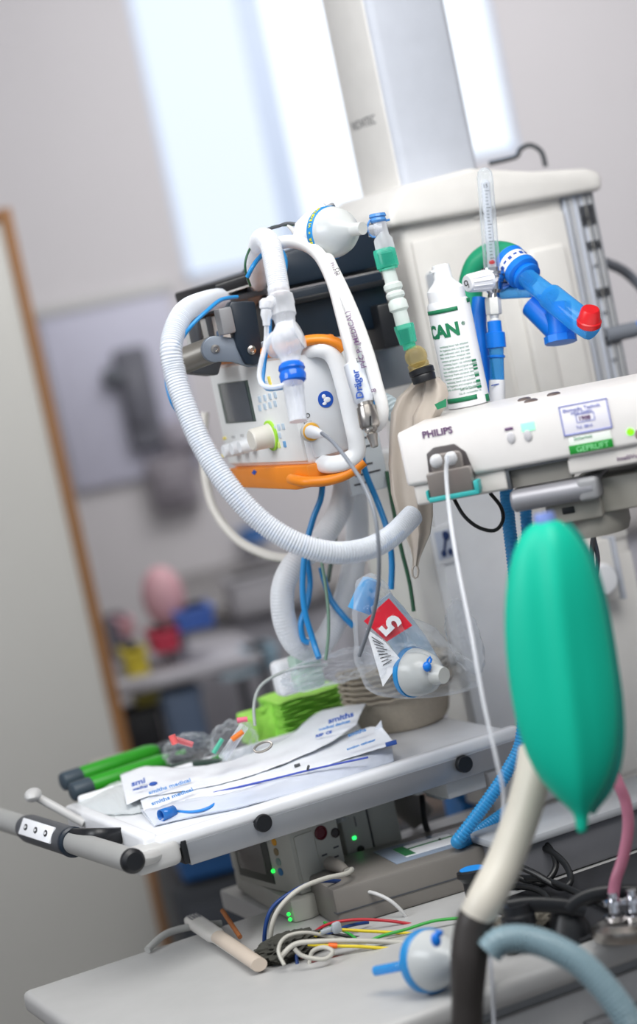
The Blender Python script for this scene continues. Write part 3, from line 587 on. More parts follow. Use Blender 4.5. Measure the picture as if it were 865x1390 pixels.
# rear mounting rail and label plate right of the ventilator
MP = Fr(P(463, 600, 3.04), YE)
r = thing('label_plate', 'white printed instruction plate between the ventilator and the beige bag', 'plate', MP.p(.03, .01, -.07))
mb = MB(); mb.box(MP, (0, 0, -.075), (.058, .012, .135), .003); mb.build('plate', mat('plate_white', '#dfe6ea', .4), r)
mb = MB()
for i in range(16):
    zz = .115-.0118*i; mb.box(MP, (.006+(i % 3)*.002, -.0008, zz), (.030+.018*((i*7) % 3)/2, .0005, zz+.0022))
mb.build('printed_lines', inkblack, r)
MB().lathe(MP.p(.045, 0, .122), -MP.y, [(.009, -.001), (.009, .004), (.008, .006), (0, .006)], 20).build('screw_cap', lgrey, r)
r = thing('wall_rail_clamp', 'grey metal clamp block behind the clear bellows tube', 'clamp', P(545, 500, 3.14))
MB().box(Fr(P(520, 520, 3.13), YE), (0, 0, -.01), (.05, .05, .075), .004).build('block', mat('clamp_grey', '#8d939c', .4, .3), r)
MB().box(Fr(P(520, 520, 3.13), YE), (.0, -.004, .045), (.03, .0, .065), .002).build('clamp_face', mat('clamp_light', '#c9c7c2', .3, .2), r)
# ------------------------------------------------------------------ dark monitor and bracket above the ventilator
mn = thing('folded_monitor', 'blue-black monitor lying folded on top of the ventilator bracket', 'monitor', P(430, 470, 3.05))
F1 = Fr(P(297, 403, 3.02), YE); F1.x = (F1.x+V((0, 0, .10))).normalized(); F1.z = F1.x.cross(F1.y).normalized()
sv = lambda A, B, dd, y, hh, m_, nm, par=mn, bev=.003: None
MB().box(F1, (0, 0, 0), (.235, .16, .018), .004, 3).build('lower_slab', black, mn)
MB().box(F1, (-.0005, -.001, .0005), (.235, .002, .003), .0005).build('slab_edge', lgrey, mn)
MB().prism(Fr(P(378, 392, 3.04), YE), [(0, 0), (.185, .0), (.178, .062), (.02, .046), (0, .034)], 0, .12, .005).build('screen_back', navy, mn)
MB().box(Fr(P(302, 404, 3.03), YE), (.01, 0, -.008), (.255, .14, 0), .001).build('under_slab', dgrey, mn)
MB().box(Fr(P(396, 476, 3.02), YE), (0, 0, .004), (.155, .12, .078), .004).build('rear_housing', navy, mn)
MB().box(Fr(P(388, 412, 3.0), YE), (0, 0, -.004), (.165, .02, .004), .002).build('hinge_bar', black, mn)
MB().box(Fr(P(500, 448, 3.04), YE), (.02, 0, -.03), (.06, .05, .03), .003).build('junction_block', black, mn)
br = thing('ventilator_bracket', 'dark bracket with grey grip roller and lever at the top left of the ventilator', 'bracket', P(320, 490, 2.95))
BF = Fr(P(343, 488, 2.9), YE-4)
mb = MB(); mb.prism(BF, [(-.010, -.004), (.002, -.009), (.014, -.003), (.017, .02), (.020, .072), (-.012, .078), (-.018, .07), (-.016, .02)], 0, .02, .003); mb.build('side_plate', navy, br)
MB().box(BF, (-.032, -.004, .038), (-.014, .02, .072), .003).build('latch', grey, br)
c0 = BF.p(.001, 0, .012); mb = MB(); mb.lathe(c0, -BF.y, [(.0058, -.001), (.0058, .002), (.003, .003), (.0025, .0015), (0, .0015)], 20); mb.build('screw', steel, br)
B2 = Fr(P(282, 486, 3.0), YE-4)
MB().box(B2, (0, 0, .0), (.056, .08, .054), .003).build('housing', mat('bracket_light', '#d4d5d3', .4), br)
for xx in (.008, .038): MB().box(B2, (xx, -.003, .0), (xx+.008, .01, .053), .001).build('bracket_bar', dgrey, br)
mb = MB()
for i in range(9): mb.ball(B2.p(.020+.010*random.random(), -.001, .016+.026*random.random()), .0022, .0006, .0032, 8)
mb.build('printed_figure', mat('print_bluegrey', '#6e86a6', .5), br)
MB().box(B2, (-.006, -.004, .052), (.045, .06, .060), .004).build('top_clip', black, br); MB().box(B2, (-.010, -.006, .020), (-.002, .03, .058), .003).build('side_clip', dgrey, br)
mb = MB(); mb.prism(Fr(P(250, 505, 2.96), YE-4), [(0, .0), (.045, -.014), (.055, .004), (.04, .014), (0, .012)], 0, .05, .003); mb.build('lower_pad', dgrey, br)
a = P(246, 491, 2.93); b = P(290, 474, 2.91)
mb = MB(); seglathe(mb, a, b, [(.0155, 0), (.017, .04), (.017, 1)], 32); mb.build('grip_roller', mat('roller_grey', '#77736c', .35, .2), br)
LF = Fr(P(291, 474, 2.895), YE-6)
L = [(math.cos(t)*.017, math.sin(t)*.017) for t in [math.radians(a_) for a_ in range(80, 281, 20)]]
pts = L+[(.02, -.021), (.040, -.032), (.056, -.034), (.070, -.026), (.072, -.006), (.064, -.003), (.05, -.008), (.03, .008)]
mb = MB(); mb.prism(LF, pts, -.004, .006, .0015); mb.build('lever', slate, br)
mb = MB(); mb.lathe(LF.p(.0, -.004, 0), -LF.y, [(.0058, -.001), (.0058, .0015), (.003, .002), (.0025, .0008), (0, .0008)], 20); mb.build('screw', steel, br)
# ------------------------------------------------------------------ breathing hoses round the ventilator
mh = thing('ventilator_hose', 'long white corrugated hose looping left of the ventilator and under it', 'hose', P(235, 500, 2.74))
main = [(350, 404, 3.2), (318, 404, 3.12), (284, 408, 2.96), (250, 424, 2.81), (233, 465, 2.75), (237, 505, 2.74), (252, 552, 2.73), (275, 605, 2.72), (310, 660, 2.71), (352, 705, 2.71), (400, 736, 2.71), (450, 750, 2.72), (495, 746, 2.74), (530, 729, 2.77), (560, 700, 2.81)]
MB().tube(pp(main), px(15.0, 2.74), 20, corr=(.05, .0036)).build('corrugated_hose', clear('ribbed_hose', '#eef2f8', .5, .25), mh)
o = hose('sampling_tube', [(322, 403, 2.83), (300, 407, 2.80), (280, 423, 2.775), (262, 440, 2.765), (247, 460, 2.765), (232, 488, 2.765), (226, 515, 2.76), (233, 545, 2.755), (246, 566, 2.76), (275, 610, 2.75), (330, 688, 2.735), (368, 724, 2.735), (403, 745, 2.735), (440, 758, 2.74), (480, 760, 2.75), (515, 748, 2.77), (548, 722, 2.80)], 2.8, cyan, 2.77, lab='thin blue tube running along the long white corrugated hose', cat='tube')
# second hose coming down to the elbow connector
h2 = thing('breathing_circuit', 'clear white breathing hose with elbow and blue ring before the ventilator', 'breathing circuit', P(395, 570, 2.74))
MB().tube(pp([(350, 425, 3.14), (349, 385, 3.06), (349, 350, 2.94), (355, 325, 2.86), (366, 330, 2.81), (373, 360, 2.79), (379, 395, 2.78)]), px(14.5, 2.8), 20, corr=(.02, .0026)).build('corrugated_hose', milkier, h2)
k = px(1, 2.77)
mb = MB(); seglathe(mb, P(377, 388, 2.78), P(389, 446, 2.765), [(14*k, 0), (15*k, .05), (15*k, .2), (18*k, .25), (18.5*k, .45), (17.5*k, .5), (17.5*k, .7), (15*k, .75), (13*k, 1)], 32); mb.build('hose_cuff', milky, h2)
mb = MB(); seglathe(mb, P(387, 440, 2.765), P(396, 500, 2.75), [(13*k, 0), (17*k, .12), (22*k, .3), (22*k, .5), (15*k, .72), (13.5*k, .8), (13.5*k, 1)], 32)
seglathe(mb, P(363, 474, 2.77), P(408, 452, 2.76), [(12*k, 0), (17*k, .12), (19*k, .4), (19*k, .8), (21*k, .84), (21*k, .97), (17*k, 1)], 32); mb.build('elbow', milky, h2)
mb = MB(); seglathe(mb, P(395, 492, 2.75), P(399, 521, 2.745), [(13*k, 0), (17*k, .12), (18.5*k, .3), (16.5*k, .42), (18.5*k, .6), (17.5*k, .85), (13*k, 1)], 32); mb.build('blue_ring', clear('ring_blue', '#1f6fe0', .72, .12), h2)
mb = MB(); seglathe(mb, P(397, 515, 2.745), P(405, 572, 2.735), [(14.5*k, 0), (14.5*k, .25), (13.5*k, .28), (13*k, .62), (12.5*k, .65), (12*k, 1)], 32); mb.build('end_tube', milky, h2)
mb = MB(); seglathe(mb, P(371, 405, 2.765), P(362, 417, 2.76), [(6*k, 0), (8*k, .2), (8*k, 1)], 20); seglathe(mb, P(361, 405, 2.76), P(362, 442, 2.76), [(5*k, 0), (9*k, .1), (9*k, .35), (7*k, .4), (8*k, .6), (5.5*k, .8), (5*k, 1)], 20); mb.build('luer_port', milkier, h2)
o = hose('pressure_line', [(362, 438, 2.76), (361, 465, 2.76), (355, 490, 2.755), (352, 510, 2.75), (357, 523, 2.745), (372, 526, 2.74), (388, 522, 2.74)], 3.4, clearish, 2.76, lab='thin clear line curling from the hose cuff past the orange bumper', cat='line')
o = hose('pressure_line', [(366, 430, 2.79), (366, 455, 2.785), (361, 480, 2.775), (358, 503, 2.77), (357, 519, 2.765), (364, 528, 2.76), (384, 526, 2.755)], 3.0, cyan, 2.77, lab='thin blue line curling from behind the hose cuff to the blue ring', cat='line')
o = hose('vent_line', [(336, 376, 2.86), (343, 362, 2.855), (352, 350, 2.87), (368, 336, 2.89), (382, 340, 2.9), (388, 356, 2.9), (385, 380, 2.9)], 3, cyan, 2.95, lab='blue line looping behind the top of the upright hose', cat='line')
o = hose('thin_cable', [(340, 388, 2.9), (333, 365, 2.88), (336, 345, 2.88), (348, 326, 2.90), (370, 308, 2.94), (404, 305, 2.95), (422, 300, 2.95)], 1.6, greencable, 2.96, lab='thin dark green cable from the sensor down behind the upright hose', cat='cable')
# two white gas hoses
A1 = [(384, 352, 2.93), (372, 345, 2.92), (368, 335, 2.92), (390, 328, 2.9), (414, 332, 2.87), (435, 348, 2.84), (452, 382, 2.82), (464, 425, 2.81), (474, 465, 2.80), (482, 500, 2.80)]
r = thing('gas_coupling_hose', 'white gas hose with grey sleeve and steel quick coupling pointing down', 'gas hose', P(495, 560, 2.79))
MB().tube(pp(A1), px(9.3, 2.84), 18).build('hose', whitecable, r)
k = px(1, 2.8)
mb = MB(); seglathe(mb, P(480, 492, 2.80), P(496, 547, 2.79), [(11*k, 0), (14.5*k, .05), (15*k, .4), (14.5*k, .92), (12*k, 1)], 32); sl = mb.build('sleeve', mat('sleeve_white', '#dfe4ec', .4), r)
mb = MB(); seglathe(mb, P(495, 543, 2.79), P(503, 581, 2.785), [(11*k, 0), (11*k, .22), (13*k, .25), (13.5*k, .5), (14*k, .9), (12*k, 1)], 32); seglathe(mb, P(502, 577, 2.785), P(509, 607, 2.78), [(11*k, 0), (9*k, .1), (9*k, .25), (6*k, .35), (8*k, .45), (6.5*k, .6), (5*k, .97), (4*k, 1)], 28); mb.build('steel_coupling', steel, r)
mb = MB(); mb.box(Fr(P(503, 571, 2.768), 0, CR, fw, CU), (-.001, 0, -.006), (.001, .002, .006)); mb.build('coupling_slot', black, r)
def camtext(s, p1, p2, d, size, m, parent, bold=0, off=.012):    # writing that runs along a round hose, on its near side
    a = P(*p1, d); b = P(*p2, d); x = (b-a).normalized(); n = (EYE-a).normalized(); n = (n-x*n.dot(x)).normalized(); z = x.cross(-n)*-1
    z = n.cross(x); f = Fr(a+n*off, 0, x, -n, z); return MB().text(s, f, size, .0003, bold=bold).build('lettering', m, parent)
camtext('Dräger', (494, 541), (488, 510), 2.79, .0125, ink, sl, .0004, .0140)
camtext('EN', (484, 492), (490, 490), 2.8, .007, inkblack, r, 0, .0138)
camtext('O2  1 M EDC', (455, 365), (470, 425), 2.822, .007, inkblack, r, 0, .0090)
B1 = [(430, 322, 2.9), (440, 338, 2.87), (450, 362, 2.84), (466, 395, 2.81), (484, 437, 2.79), (500, 482, 2.785), (512, 525, 2.785), (519, 553, 2.79), (516, 574, 2.80), (503, 582, 2.81)]
r = thing('gas_supply_hose', 'white printed gas hose bending back up beside the steel coupling', 'gas hose', P(510, 580, 2.8))
MB().tube(pp(B1), px(8.8, 2.8), 18).build('hose', whitecable, r)
camtext('PVC P. (MEDICAL)', (498, 499), (479, 436), 2.787, .0092, inkpurple, r, .0001, .0086)
camtext('8', (511, 532), (508, 518), 2.785, .009, inkpurple, r, 0, .0086)
camtext('M11 OX', (449, 358), (459, 385), 2.825, .006, inkpurple, r, 0, .0090)
o = hose('blue_strap', [(500, 530, 2.83), (508, 550, 2.83), (512, 570, 2.83)], 4.5, cyan, 2.83, lab='short blue line between the two white gas hoses', cat='line')
# ------------------------------------------------------------------ airway sensor, filter, teal swivel and mask elbow
k = px(1, 2.86)
fs_ = thing('breathing_filter', 'round milky breathing filter with a blue yellow-lettered rim, at the top', 'breathing filter', P(472, 345, 2.87))
a = P(446, 316, 2.87); b = P(514, 308, 2.83); ax = (b-a)+V((0, -.035, 0)); ax.normalize()
mb = MB(); mb.lathe(a+ax*.006, ax, [(34.5*k, .0), (35*k, .004), (33.5*k, .010), (29*k, .021), (21*k, .032), (12*k, .039), (9*k, .042), (8.5*k, .060), (0, .060)], 40); mb.build('dome', clear('frosted_filter', '#dcdfdd', .62, .22), fs_)
mb = MB(); mb.lathe(a-ax*.004, ax, [(20*k, -.008), (33*k, -.002), (35.5*k, .0), (36.3*k, .003), (36.3*k, .0095), (34.6*k, .0105)], 48); rim = mb.build('rim', cyan, fs_)
mb = MB(); sx_ = ax.cross(V((0, 0, 1))).normalized(); sy_ = sx_.cross(ax)
vw_ = (EYE-a).normalized(); d1 = (vw_-ax*vw_.dot(ax)).normalized(); d2 = ax.cross(d1)
for i, ch in enumerate('HME FILTER + VIROSTAT'):
    an = math.radians(75-7*i); dr = d1*math.cos(an)+d2*math.sin(an); tn = d1*math.sin(an)-d2*math.cos(an)
    mb.text(ch, Fr(a+ax*.0050+dr*36.7*k, 0, tn, -dr, tn.cross(-dr)*-1 if False else (-dr).cross(tn)*-1), .0058, bold=.0002)
mb.build('rim_lettering', mat('rim_yellow', '#e6dc30', .5), rim)
mb = MB(); mb.lathe(P(440, 322, 2.85), P(428, 316, 2.85)-P(440, 322, 2.85), [(6*k, 0), (8*k, .2*.012), (8*k, .012)], 4); mb.build('sampling_port', blue, fs_)
sn = thing('airway_sensor', 'white wedge-shaped airway sensor left of the round filter', 'sensor', P(425, 320, 2.9))
mb = MB(); f_ = axfr(P(412, 318, 2.91), P(448, 284, 2.90)-P(412, 318, 2.91)); t_ = [(P(405, 326, 2.9), 10*k, 11*k), (P(413, 316, 2.9), 18*k, 13*k), (P(425, 302, 2.9), 17*k, 13*k), (P(437, 290, 2.9), 13*k, 11*k), (P(445, 282, 2.9), 9*k, 8*k)]
loft(mb, t_, f_.x, f_.y, 24, 3.2); mb.build('sensor_body', mat('sensor_white', '#dcdde3', .4), sn)
mb = MB(); mb.tube(pp([(446, 281, 2.895), (448, 284, 2.894)]), 9*k, 12, smooth=False); mb.build('sensor_cap', grey, sn)
mb = MB(); mb.tube(pp([(408, 322, 2.9), (398, 312, 2.9), (390, 306, 2.9)]), [8*k, 4*k, 2*k], 12); mb.build('strain_relief', lgrey, sn)
o = hose('sensor_cable', [(402, 304, 2.9), (390, 303, 2.9), (378, 307, 2.91), (360, 312, 2.93)], 2.2, dgrey, 2.9, lab='dark sensor cable leaving the white airway sensor to the left', cat='cable')
cm_ = thing('catheter_mount', 'clear and teal angled tube column between the round filter and beige bag', 'catheter mount', P(545, 470, 2.85))
k = px(1, 2.84); Dm = 2.84
mb = MB(); seglathe(mb, P(514, 297, Dm), P(524, 342, Dm), [(9*k, 0), (9.5*k, .5), (13*k, .62), (13.5*k, 1)], 28); seglathe(mb, P(500, 314, Dm), P(519, 312, Dm), [(8*k, 0), (8.5*k, .4), (10.5*k, .45), (10*k, 1)], 24); mb.build('elbow', milky, cm_)
mb = MB(); seglathe(mb, P(514, 302, Dm), P(512, 289, Dm), [(10*k, 0), (11.5*k, .2), (10*k, .5), (12*k, .6), (11*k, .9), (0, 1)], 24); mb.box(Fr(P(523, 300, Dm), 10), (-.004, -.002, -.001), (.006, .002, .002), .0005); mb.tube(pp([(503, 298), (499, 308), (503, 320), (510, 322)], Dm-.005), 1.4*k, 8); mb.build('blue_cap', clear('cap_blue', '#5f9fe0', .62, .2), cm_)
mb = MB(); seglathe(mb, P(521, 338, Dm), P(528, 366, Dm), [(14.5*k, 0), (15.5*k, .1), (15.5*k, .88), (13.5*k, .9), (13*k, 1)], 32); mb.build('teal_sleeve', clteal, cm_)
mb = MB(); seglathe(mb, P(527, 364, Dm), P(549, 446, Dm), [(9*k, 0), (9.5*k, .24), (13*k, .27), (13*k, .34), (10*k, .38), (13*k, .42), (13*k, .47), (10*k, .51), (13*k, .56), (13.5*k, .68), (10*k, .72), (10.5*k, 1)], 32); mb.build('bellows_tube', clear('soft_white_tube', '#eaf3f0', .62, .25), cm_)
mb = MB(); seglathe(mb, P(548, 441, Dm), P(557, 474, Dm), [(13.5*k, 0), (14*k, .1), (12*k, .75), (9*k, .8), (9*k, 1)], 32); mb.build('teal_cone', clteal, cm_)
el = thing('mask_elbow', 'clear amber ball elbow with dark collar on top of the beige bag', 'elbow connector', P(567, 500, 2.84))
MB().ball(P(565, 484, 2.84), 15.5*k, seg=28).build('amber_ball', clgold, el)
mb = MB(); seglathe(mb, P(567, 492, 2.84), P(571, 503, 2.84), [(12*k, 0), (15*k, .1), (15*k, .5), (14*k, .6), (16*k, .7), (16*k, 1)], 32); mb.build('clear_ring', clgold, el)
mb = MB(); seglathe(mb, P(571, 499, 2.84), P(577, 518, 2.84), [(15*k, 0), (17.5*k, .1), (17.5*k, .45), (16*k, .5), (17*k, .6), (16*k, 1)], 32); mb.build('collar', black, el)
# beige reservoir bag hanging
bb = thing('breathing_bag', 'beige folded rubber breathing bag hanging left of the wide module', 'breathing bag', P(550, 770, 2.87))
k = px(1, 2.86)
secs = [((580, 512), 16), ((574, 525), 20), ((564, 540), 27), ((557, 560), 29), ((554, 590), 28), ((554, 630), 29), ((557, 670), 28), ((562, 700), 24), ((566, 725), 17), ((566, 745), 9), ((565, 758), 5), ((564, 768), 4)]
mb = MB(); S = [(P(c[0], c[1], 2.87), w_*k, w_*k*.62) for c, w_ in secs]
loft(mb, S, CR, (fw-CR*fw.dot(CR)).normalized(), 48, 2.0, fn=lambda x, y, a, u: (x*(1+.10*math.sin(3*a+1+u*2)), y*(1+.35*math.sin(5*a+u*3)))); mb.build('bag', bagbeige, bb, renorm=True)
mb = MB(); S = [(P(c[0], c[1], 2.852), w_*k, w_*k*.55) for c, w_ in [((586, 514), 9), ((590, 525), 16), ((590, 540), 20), ((582, 560), 22), ((575, 580), 16), ((572, 600), 5)]]
loft(mb, S, (CR+CU*.25).normalized(), fw, 32, 2.0, fn=lambda x, y, a, u: (x, y*(1+.3*math.sin(4*a)))); mb.build('bag_fold', bagbeige, bb, renorm=True)
mb = MB(); mb.quad(P(590, 549, 2.828), P(606, 541, 2.828), P(606, 552, 2.828), P(594, 556, 2.828), .0008); mb.build('green_mark', inkgreen, bb)
mb = MB(); mb.tube(pp([(564, 766), (560, 772), (561, 783), (566, 784), (568, 774), (565, 766)], 2.87), 1.6*k, 8); mb.build('hanging_loop', bagbeige, bb)
o = hose('ribbed_tube', [(517, 545, 2.95), (530, 552, 2.94), (545, 570, 2.93)], 13, clear('pale_ribbed', '#dce8ee', .6, .3), 2.94, corr=(.07, .005), seg=20, lab='short pale ribbed tube between the white gas hoses and beige bag', cat='tube')
# ------------------------------------------------------------------ green bag, front right
D = 2.38; k = px(1, D)
gb = thing('reservoir_bag', 'large teal green rubber bag hanging in the right foreground', 'breathing bag', P(788, 1130, D))
rows = [(706, 727, 757, .3), (714, 714, 768, .5), (730, 701, 783, .75), (760, 691, 800, .9), (800, 685, 813, 1), (850, 684, 824, 1), (900, 688, 832, 1), (950, 695, 839, 1), (1000, 707, 841, .95), (1040, 724, 836, .85), (1070, 746, 824, .7), (1090, 766, 809, .5), (1102, 778, 801, .35), (1112, 781, 799, .3), (1124, 782, 798, .3), (1131, 785, 796, .2)]
S = [(P((l+r_)/2, y, D), (r_-l)/2*k, max(.0085, .036*t_)) for y, l, r_, t_ in rows]
dn = (P(790, 1130, D)-P(740, 710, D)).normalized(); ex = (CR-dn*CR.dot(dn)).normalized(); ey = ex.cross(dn); ey = ey if ey.y > 0 else -ey
def bagf(x, y, a, u):
    hw = .06; 
    return x, y*(1+.08*math.sin(x*70+1.2)*math.sin(u*3.1)-.30*math.exp(-((x+.014)/.012)**2)*max(0, 1-u*1.3)-.15*math.exp(-((x-.018)/.010)**2)*u)
mb = MB(); loft(mb, S, ex, ey, 56, 1.75, bagf); mb.build('bag', bagteal, gb, sub=1)
mb = MB(); R_ = [P(r_-1.5, y, D+.012) for y, l, r_, t_ in rows[1:13]]; mb.tube(R_, .0035, 8, sq=(1, 2)); mb.build('seam', mat('teal_seam', '#04877a', .5), gb)
mb = MB(); seglathe(mb, P(741, 712, D), P(738, 696, D), [(14*k, 0), (15*k, .5), (13*k, 1)], 24); mb.build('bag_connector', mat('connector_violet', '#7a8fd0', .4), gb)
# ------------------------------------------------------------------ hoses behind, between ventilator and tray
T3 = clear('loop_hose', '#f1f4f8', .62, .3)
o = MB().tube(pp([(470, 640, 3.12), (462, 690, 3.1), (430, 740, 3.08), (400, 765, 3.06), (384, 800, 3.05), (387, 845, 3.05), (405, 877, 3.06), (432, 878, 3.08), (455, 845, 3.1), (475, 790, 3.12), (485, 730, 3.14), (483, 670, 3.15)]), px(16, 3.1), 20, corr=(.012, .004)).build('looped_hose', T3)
tag(o, 'thick white corrugated hose coiled in a loop behind the long hose', 'hose')
hose('white_tube', [(278, 560, 3.3), (276, 620, 3.3), (288, 685, 3.3), (320, 730, 3.28), (360, 752, 3.24), (392, 758, 3.2)], 6, mat('cream_tube', '#e6e2da', .4), 3.3, lab='out of focus cream tube curving below the ventilator at left', cat='tube')
bl = [([(438, 645, 3.02), (436, 675, 3.02), (425, 705, 3.02), (415, 745, 3.02), (411, 790, 3.02), (414, 830, 3.02), (426, 872, 3.02), (433, 893, 3.01)], 'blue line falling from under the orange bumper to the tray things'),
      ([(417, 760, 3.05), (421, 790, 3.06), (417, 820, 3.05), (409, 845, 3.04), (412, 868, 3.04), (420, 872, 3.04)], 'short blue line looping inside the coiled white hose'),
      ([(488, 600, 3.02), (496, 640, 3.02), (512, 680, 3.02), (526, 720, 3.0), (532, 760, 3.0), (531, 800, 3.0)], 'blue line falling behind the beige bag tip'),
      ([(436, 770, 3.1), (441, 790, 3.1), (450, 815, 3.09), (468, 838, 3.08), (480, 850, 3.08)], 'blue line crossing behind the clear bag with the red label')]
for pts, lb in bl: hose('blue_line', pts, 4.2, cyan, 3.02, lab=lb, cat='line')
hose('green_line', [(430, 730, 3.0), (438, 770, 3.0), (445, 820, 3.0), (446, 860, 3.0), (442, 896, 3.0)], 2.3, mat('sage_cable', '#6f8c7c', .45), 3.0, lab='thin sage green cable hanging down beside the blue line', cat='cable')
hose('green_line', [(525, 640, 3.06), (534, 690, 3.05), (545, 745, 3.04), (556, 790, 3.04), (562, 830, 3.04)], 2.8, greencable, 3.05, lab='dark green cable passing behind the beige bag loop', cat='cable')
hose('dark_line', [(456, 650, 3.14), (460, 690, 3.14), (455, 730, 3.14), (445, 790, 3.14)], 3.2, mat('grey_green_cable', '#4a5d54', .5), 3.14, lab='grey-green cable hanging behind the blue lines', cat='cable')  # dull grey-green is the cable's own colour
r = thing('plug_cable', 'thin grey cable with white plug hanging from the ventilator port', 'cable', P(514, 800, 2.68))
hose('cord', [(437, 588, 2.80), (452, 600, 2.76), (470, 622, 2.73), (492, 655, 2.69), (508, 695, 2.67), (514, 740, 2.67), (514, 790, 2.69), (508, 830, 2.72), (498, 862, 2.75), (488, 890, 2.78)], 2.8, greycable, 2.7, parent=r)
kk2 = px(1, 2.82)
mb = MB(); seglathe(mb, P(422, 586, 2.845), P(441, 591, 2.795), [(9*kk2, 0), (8.5*kk2, .3), (7*kk2, .5), (4*kk2, .85), (3*kk2, 1)], 24); mb.build('plug', wsheen, r)
# black loop under the module and cables from the arm
hose('black_loop_cable', [(616, 676, 2.79), (630, 700, 2.78), (650, 716, 2.78), (672, 720, 2.78), (683, 706, 2.78), (680, 688, 2.79), (666, 670, 2.81)], 2.6, blackcable, 2.78, lab='black cable looping below the wide module', cat='cable')
hose('grey_drop_cable', [(826, 688, 2.75), (812, 708, 2.78), (805, 735, 2.85), (803, 765, 2.95)], 3.6, dgrey, 2.8, lab='dark grey cable curving down from the support arm', cat='cable')
hose('grey_drop_cable', [(797, 702, 2.8), (806, 730, 2.86), (812, 760, 2.93), (808, 785, 2.98)], 3.2, mat('slate_cable', '#566074', .45), 2.85, lab='slate blue cable curving down left of the white socket box', cat='cable')
skyblue = clear('sky_corrugated', '#3a9fdc', .72, .3, '#7cc4f0')
o = MB().tube(pp([(686, 640, 2.98), (690, 700, 2.95), (697, 760, 2.93), (706, 850, 2.92), (712, 940, 2.92), (708, 1005, 2.92), (690, 1045, 2.92), (660, 1090, 2.92), (628, 1133, 2.92), (622, 1143, 2.93), (640, 1136, 2.96), (680, 1108, 2.99), (715, 1080, 3.0), (760, 1040, 3.02)]), px(9, 2.93), 18, corr=(.06, .0046)).build('blue_hose', skyblue)
tag(o, 'sky blue corrugated hose behind the green bag, bending back under the tray', 'hose')
o = MB().tube(pp([(712, 650, 3.02), (715, 710, 3.0), (722, 780, 3.0), (734, 880, 3.0), (750, 990, 3.02)]), px(8, 3), 18, corr=(.06, .0046)).build('blue_hose', skyblue); tag(o, 'shorter sky blue corrugated hose seen just right of the first', 'hose')
hose('gas_sampling_line', [(608, 618, 2.68), (606, 645, 2.68), (611, 700, 2.66), (622, 770, 2.62), (640, 860, 2.58), (656, 950, 2.55), (674, 1030, 2.53), (684, 1080, 2.53), (680, 1130, 2.53), (668, 1180, 2.53), (662, 1240, 2.53), (668, 1330, 2.53), (672, 1420, 2.53)], 2.9, clearish, 2.6, lab='thin clear line falling from the water trap past the tray to the bottom', cat='line')
# ------------------------------------------------------------------ things on the tray
zt = ZT_ - .008
def T(x, y, dz=0): return PZ(x, y, zt+dz)
# pulp dishes (nested, kidney outline)
import math as _m
c0 = T(558, 985, 0); 
def kid(u, s=1.0):
    a = 2*math.pi*u; rx, ry = .082, .052
    x = rx*math.cos(a); y = ry*math.sin(a) + .030*(x/rx)**2 - .006
    if math.sin(a) < 0: y += .012*math.cos(a)**2
    return x*s, y*s*(.5+.5*s)
def dish(z):
    f = Fr(c0+V((0, 0, z)), YE-8); m = bmesh.new(); n = 72; prof = [(.0, .0), (.60, .0), (.72, .001), (.80, .008), (.92, .044), (.95, .048), (1.02, .0485), (1.025, .0505), (1.0, .0515), (.93, .0505), (.90, .045), (.78, .010), (.70, .004), (.55, .003), (0, .003)]
    rg = []
    for s, h in prof:
        if s == 0: rg.append([m.verts.new(f.p(0, .008, h))]); continue
        row = []
        for i in range(n):
            x, y = kid(i/n, s); row.append(m.verts.new(f.p(x, y, h+.0016*math.sin(i*2*math.pi/n*3+z*200)*(h > .04)+.0008*math.sin(i*1.9+z*900)*(h > .04))))
        rg.append(row)
    for a, b in zip(rg, rg[1:]):
        for i in range(n):
            j = (i+1) % n
            if len(a) == 1: m.faces.new((a[0], b[i], b[j]))
            elif len(b) == 1: m.faces.new((a[i], b[0], a[j]))
            else: m.faces.new((a[i], b[i], b[j], a[j]))
    bmesh.ops.recalc_face_normals(m, faces=m.faces); mb = MB(); mb._merge(m); return mb
first = dish(0).build('kidney_dish', pulp)
pos = ['bottom one of the stack, resting on the tray', 'second from the bottom of the stack', 'third from the bottom of the stack', 'fourth from the bottom of the stack', 'fifth from the bottom, just under the top one', 'topmost of the stack, under the plastic bag']
for i in range(6):
    o = first if i == 0 else first.copy()
    if i: C.objects.link(o); o.location = first.location+V((.0008*math.sin(i*2), .0008*math.cos(i*3), .0078*i)); o.rotation_euler = (0, 0, .02*math.sin(i*5)-.0)
    tag(o, 'grey-brown pulp kidney dish, '+pos[i], 'kidney dish', 'stacked pulp kidney dishes')
dtop = .0515+.0066*5
# green folded cloth: wavy layered block plus flat front fold
gc = thing('folded_cloth', 'lime green many-layered folded cloth stack on the tray', 'cloth', T(415, 1005))
gF = Fr(T(391, 1014), YE-2); n_l = 12; H_ = .066
layers = []
for i in range(n_l):
    mb = MB(); z0 = .001+H_/n_l*i; sk = .0030*math.sin(i*1.3)
    L0, L1 = 0+.0012*math.sin(i*2.1), .100+.0015*math.sin(i*1.7)
    def fn(u, v, z0=z0, i=i, L0=L0, L1=L1):
        a = v*2*math.pi; hz = H_/n_l*.46
        return gF.p(L0+(L1-L0)*u, .045-.046*math.cos(a)+.0016*math.sin(u*14+i*2.7)+.0010*math.sin(i*4.1), z0+hz*.5+hz*.5*math.sin(a)+.0010*math.sin(u*9+i*.5))
    mb.sheet(fn, 30, 16); mb.build('cloth_layer', lime, gc, solid=.0006)
mb = MB()
fl_ = Fr(T(354, 1018), YE-2)
mb.sheet(lambda u, v: fl_.p(.034*u, .002+.004*math.sin(u*3.1)+.001*math.sin(v*9), .060*v-.014*math.exp(-((u-.5)/.22)**2)*(v > .99)), 16, 20); mb.build('front_fold', lime, gc, solid=.002)
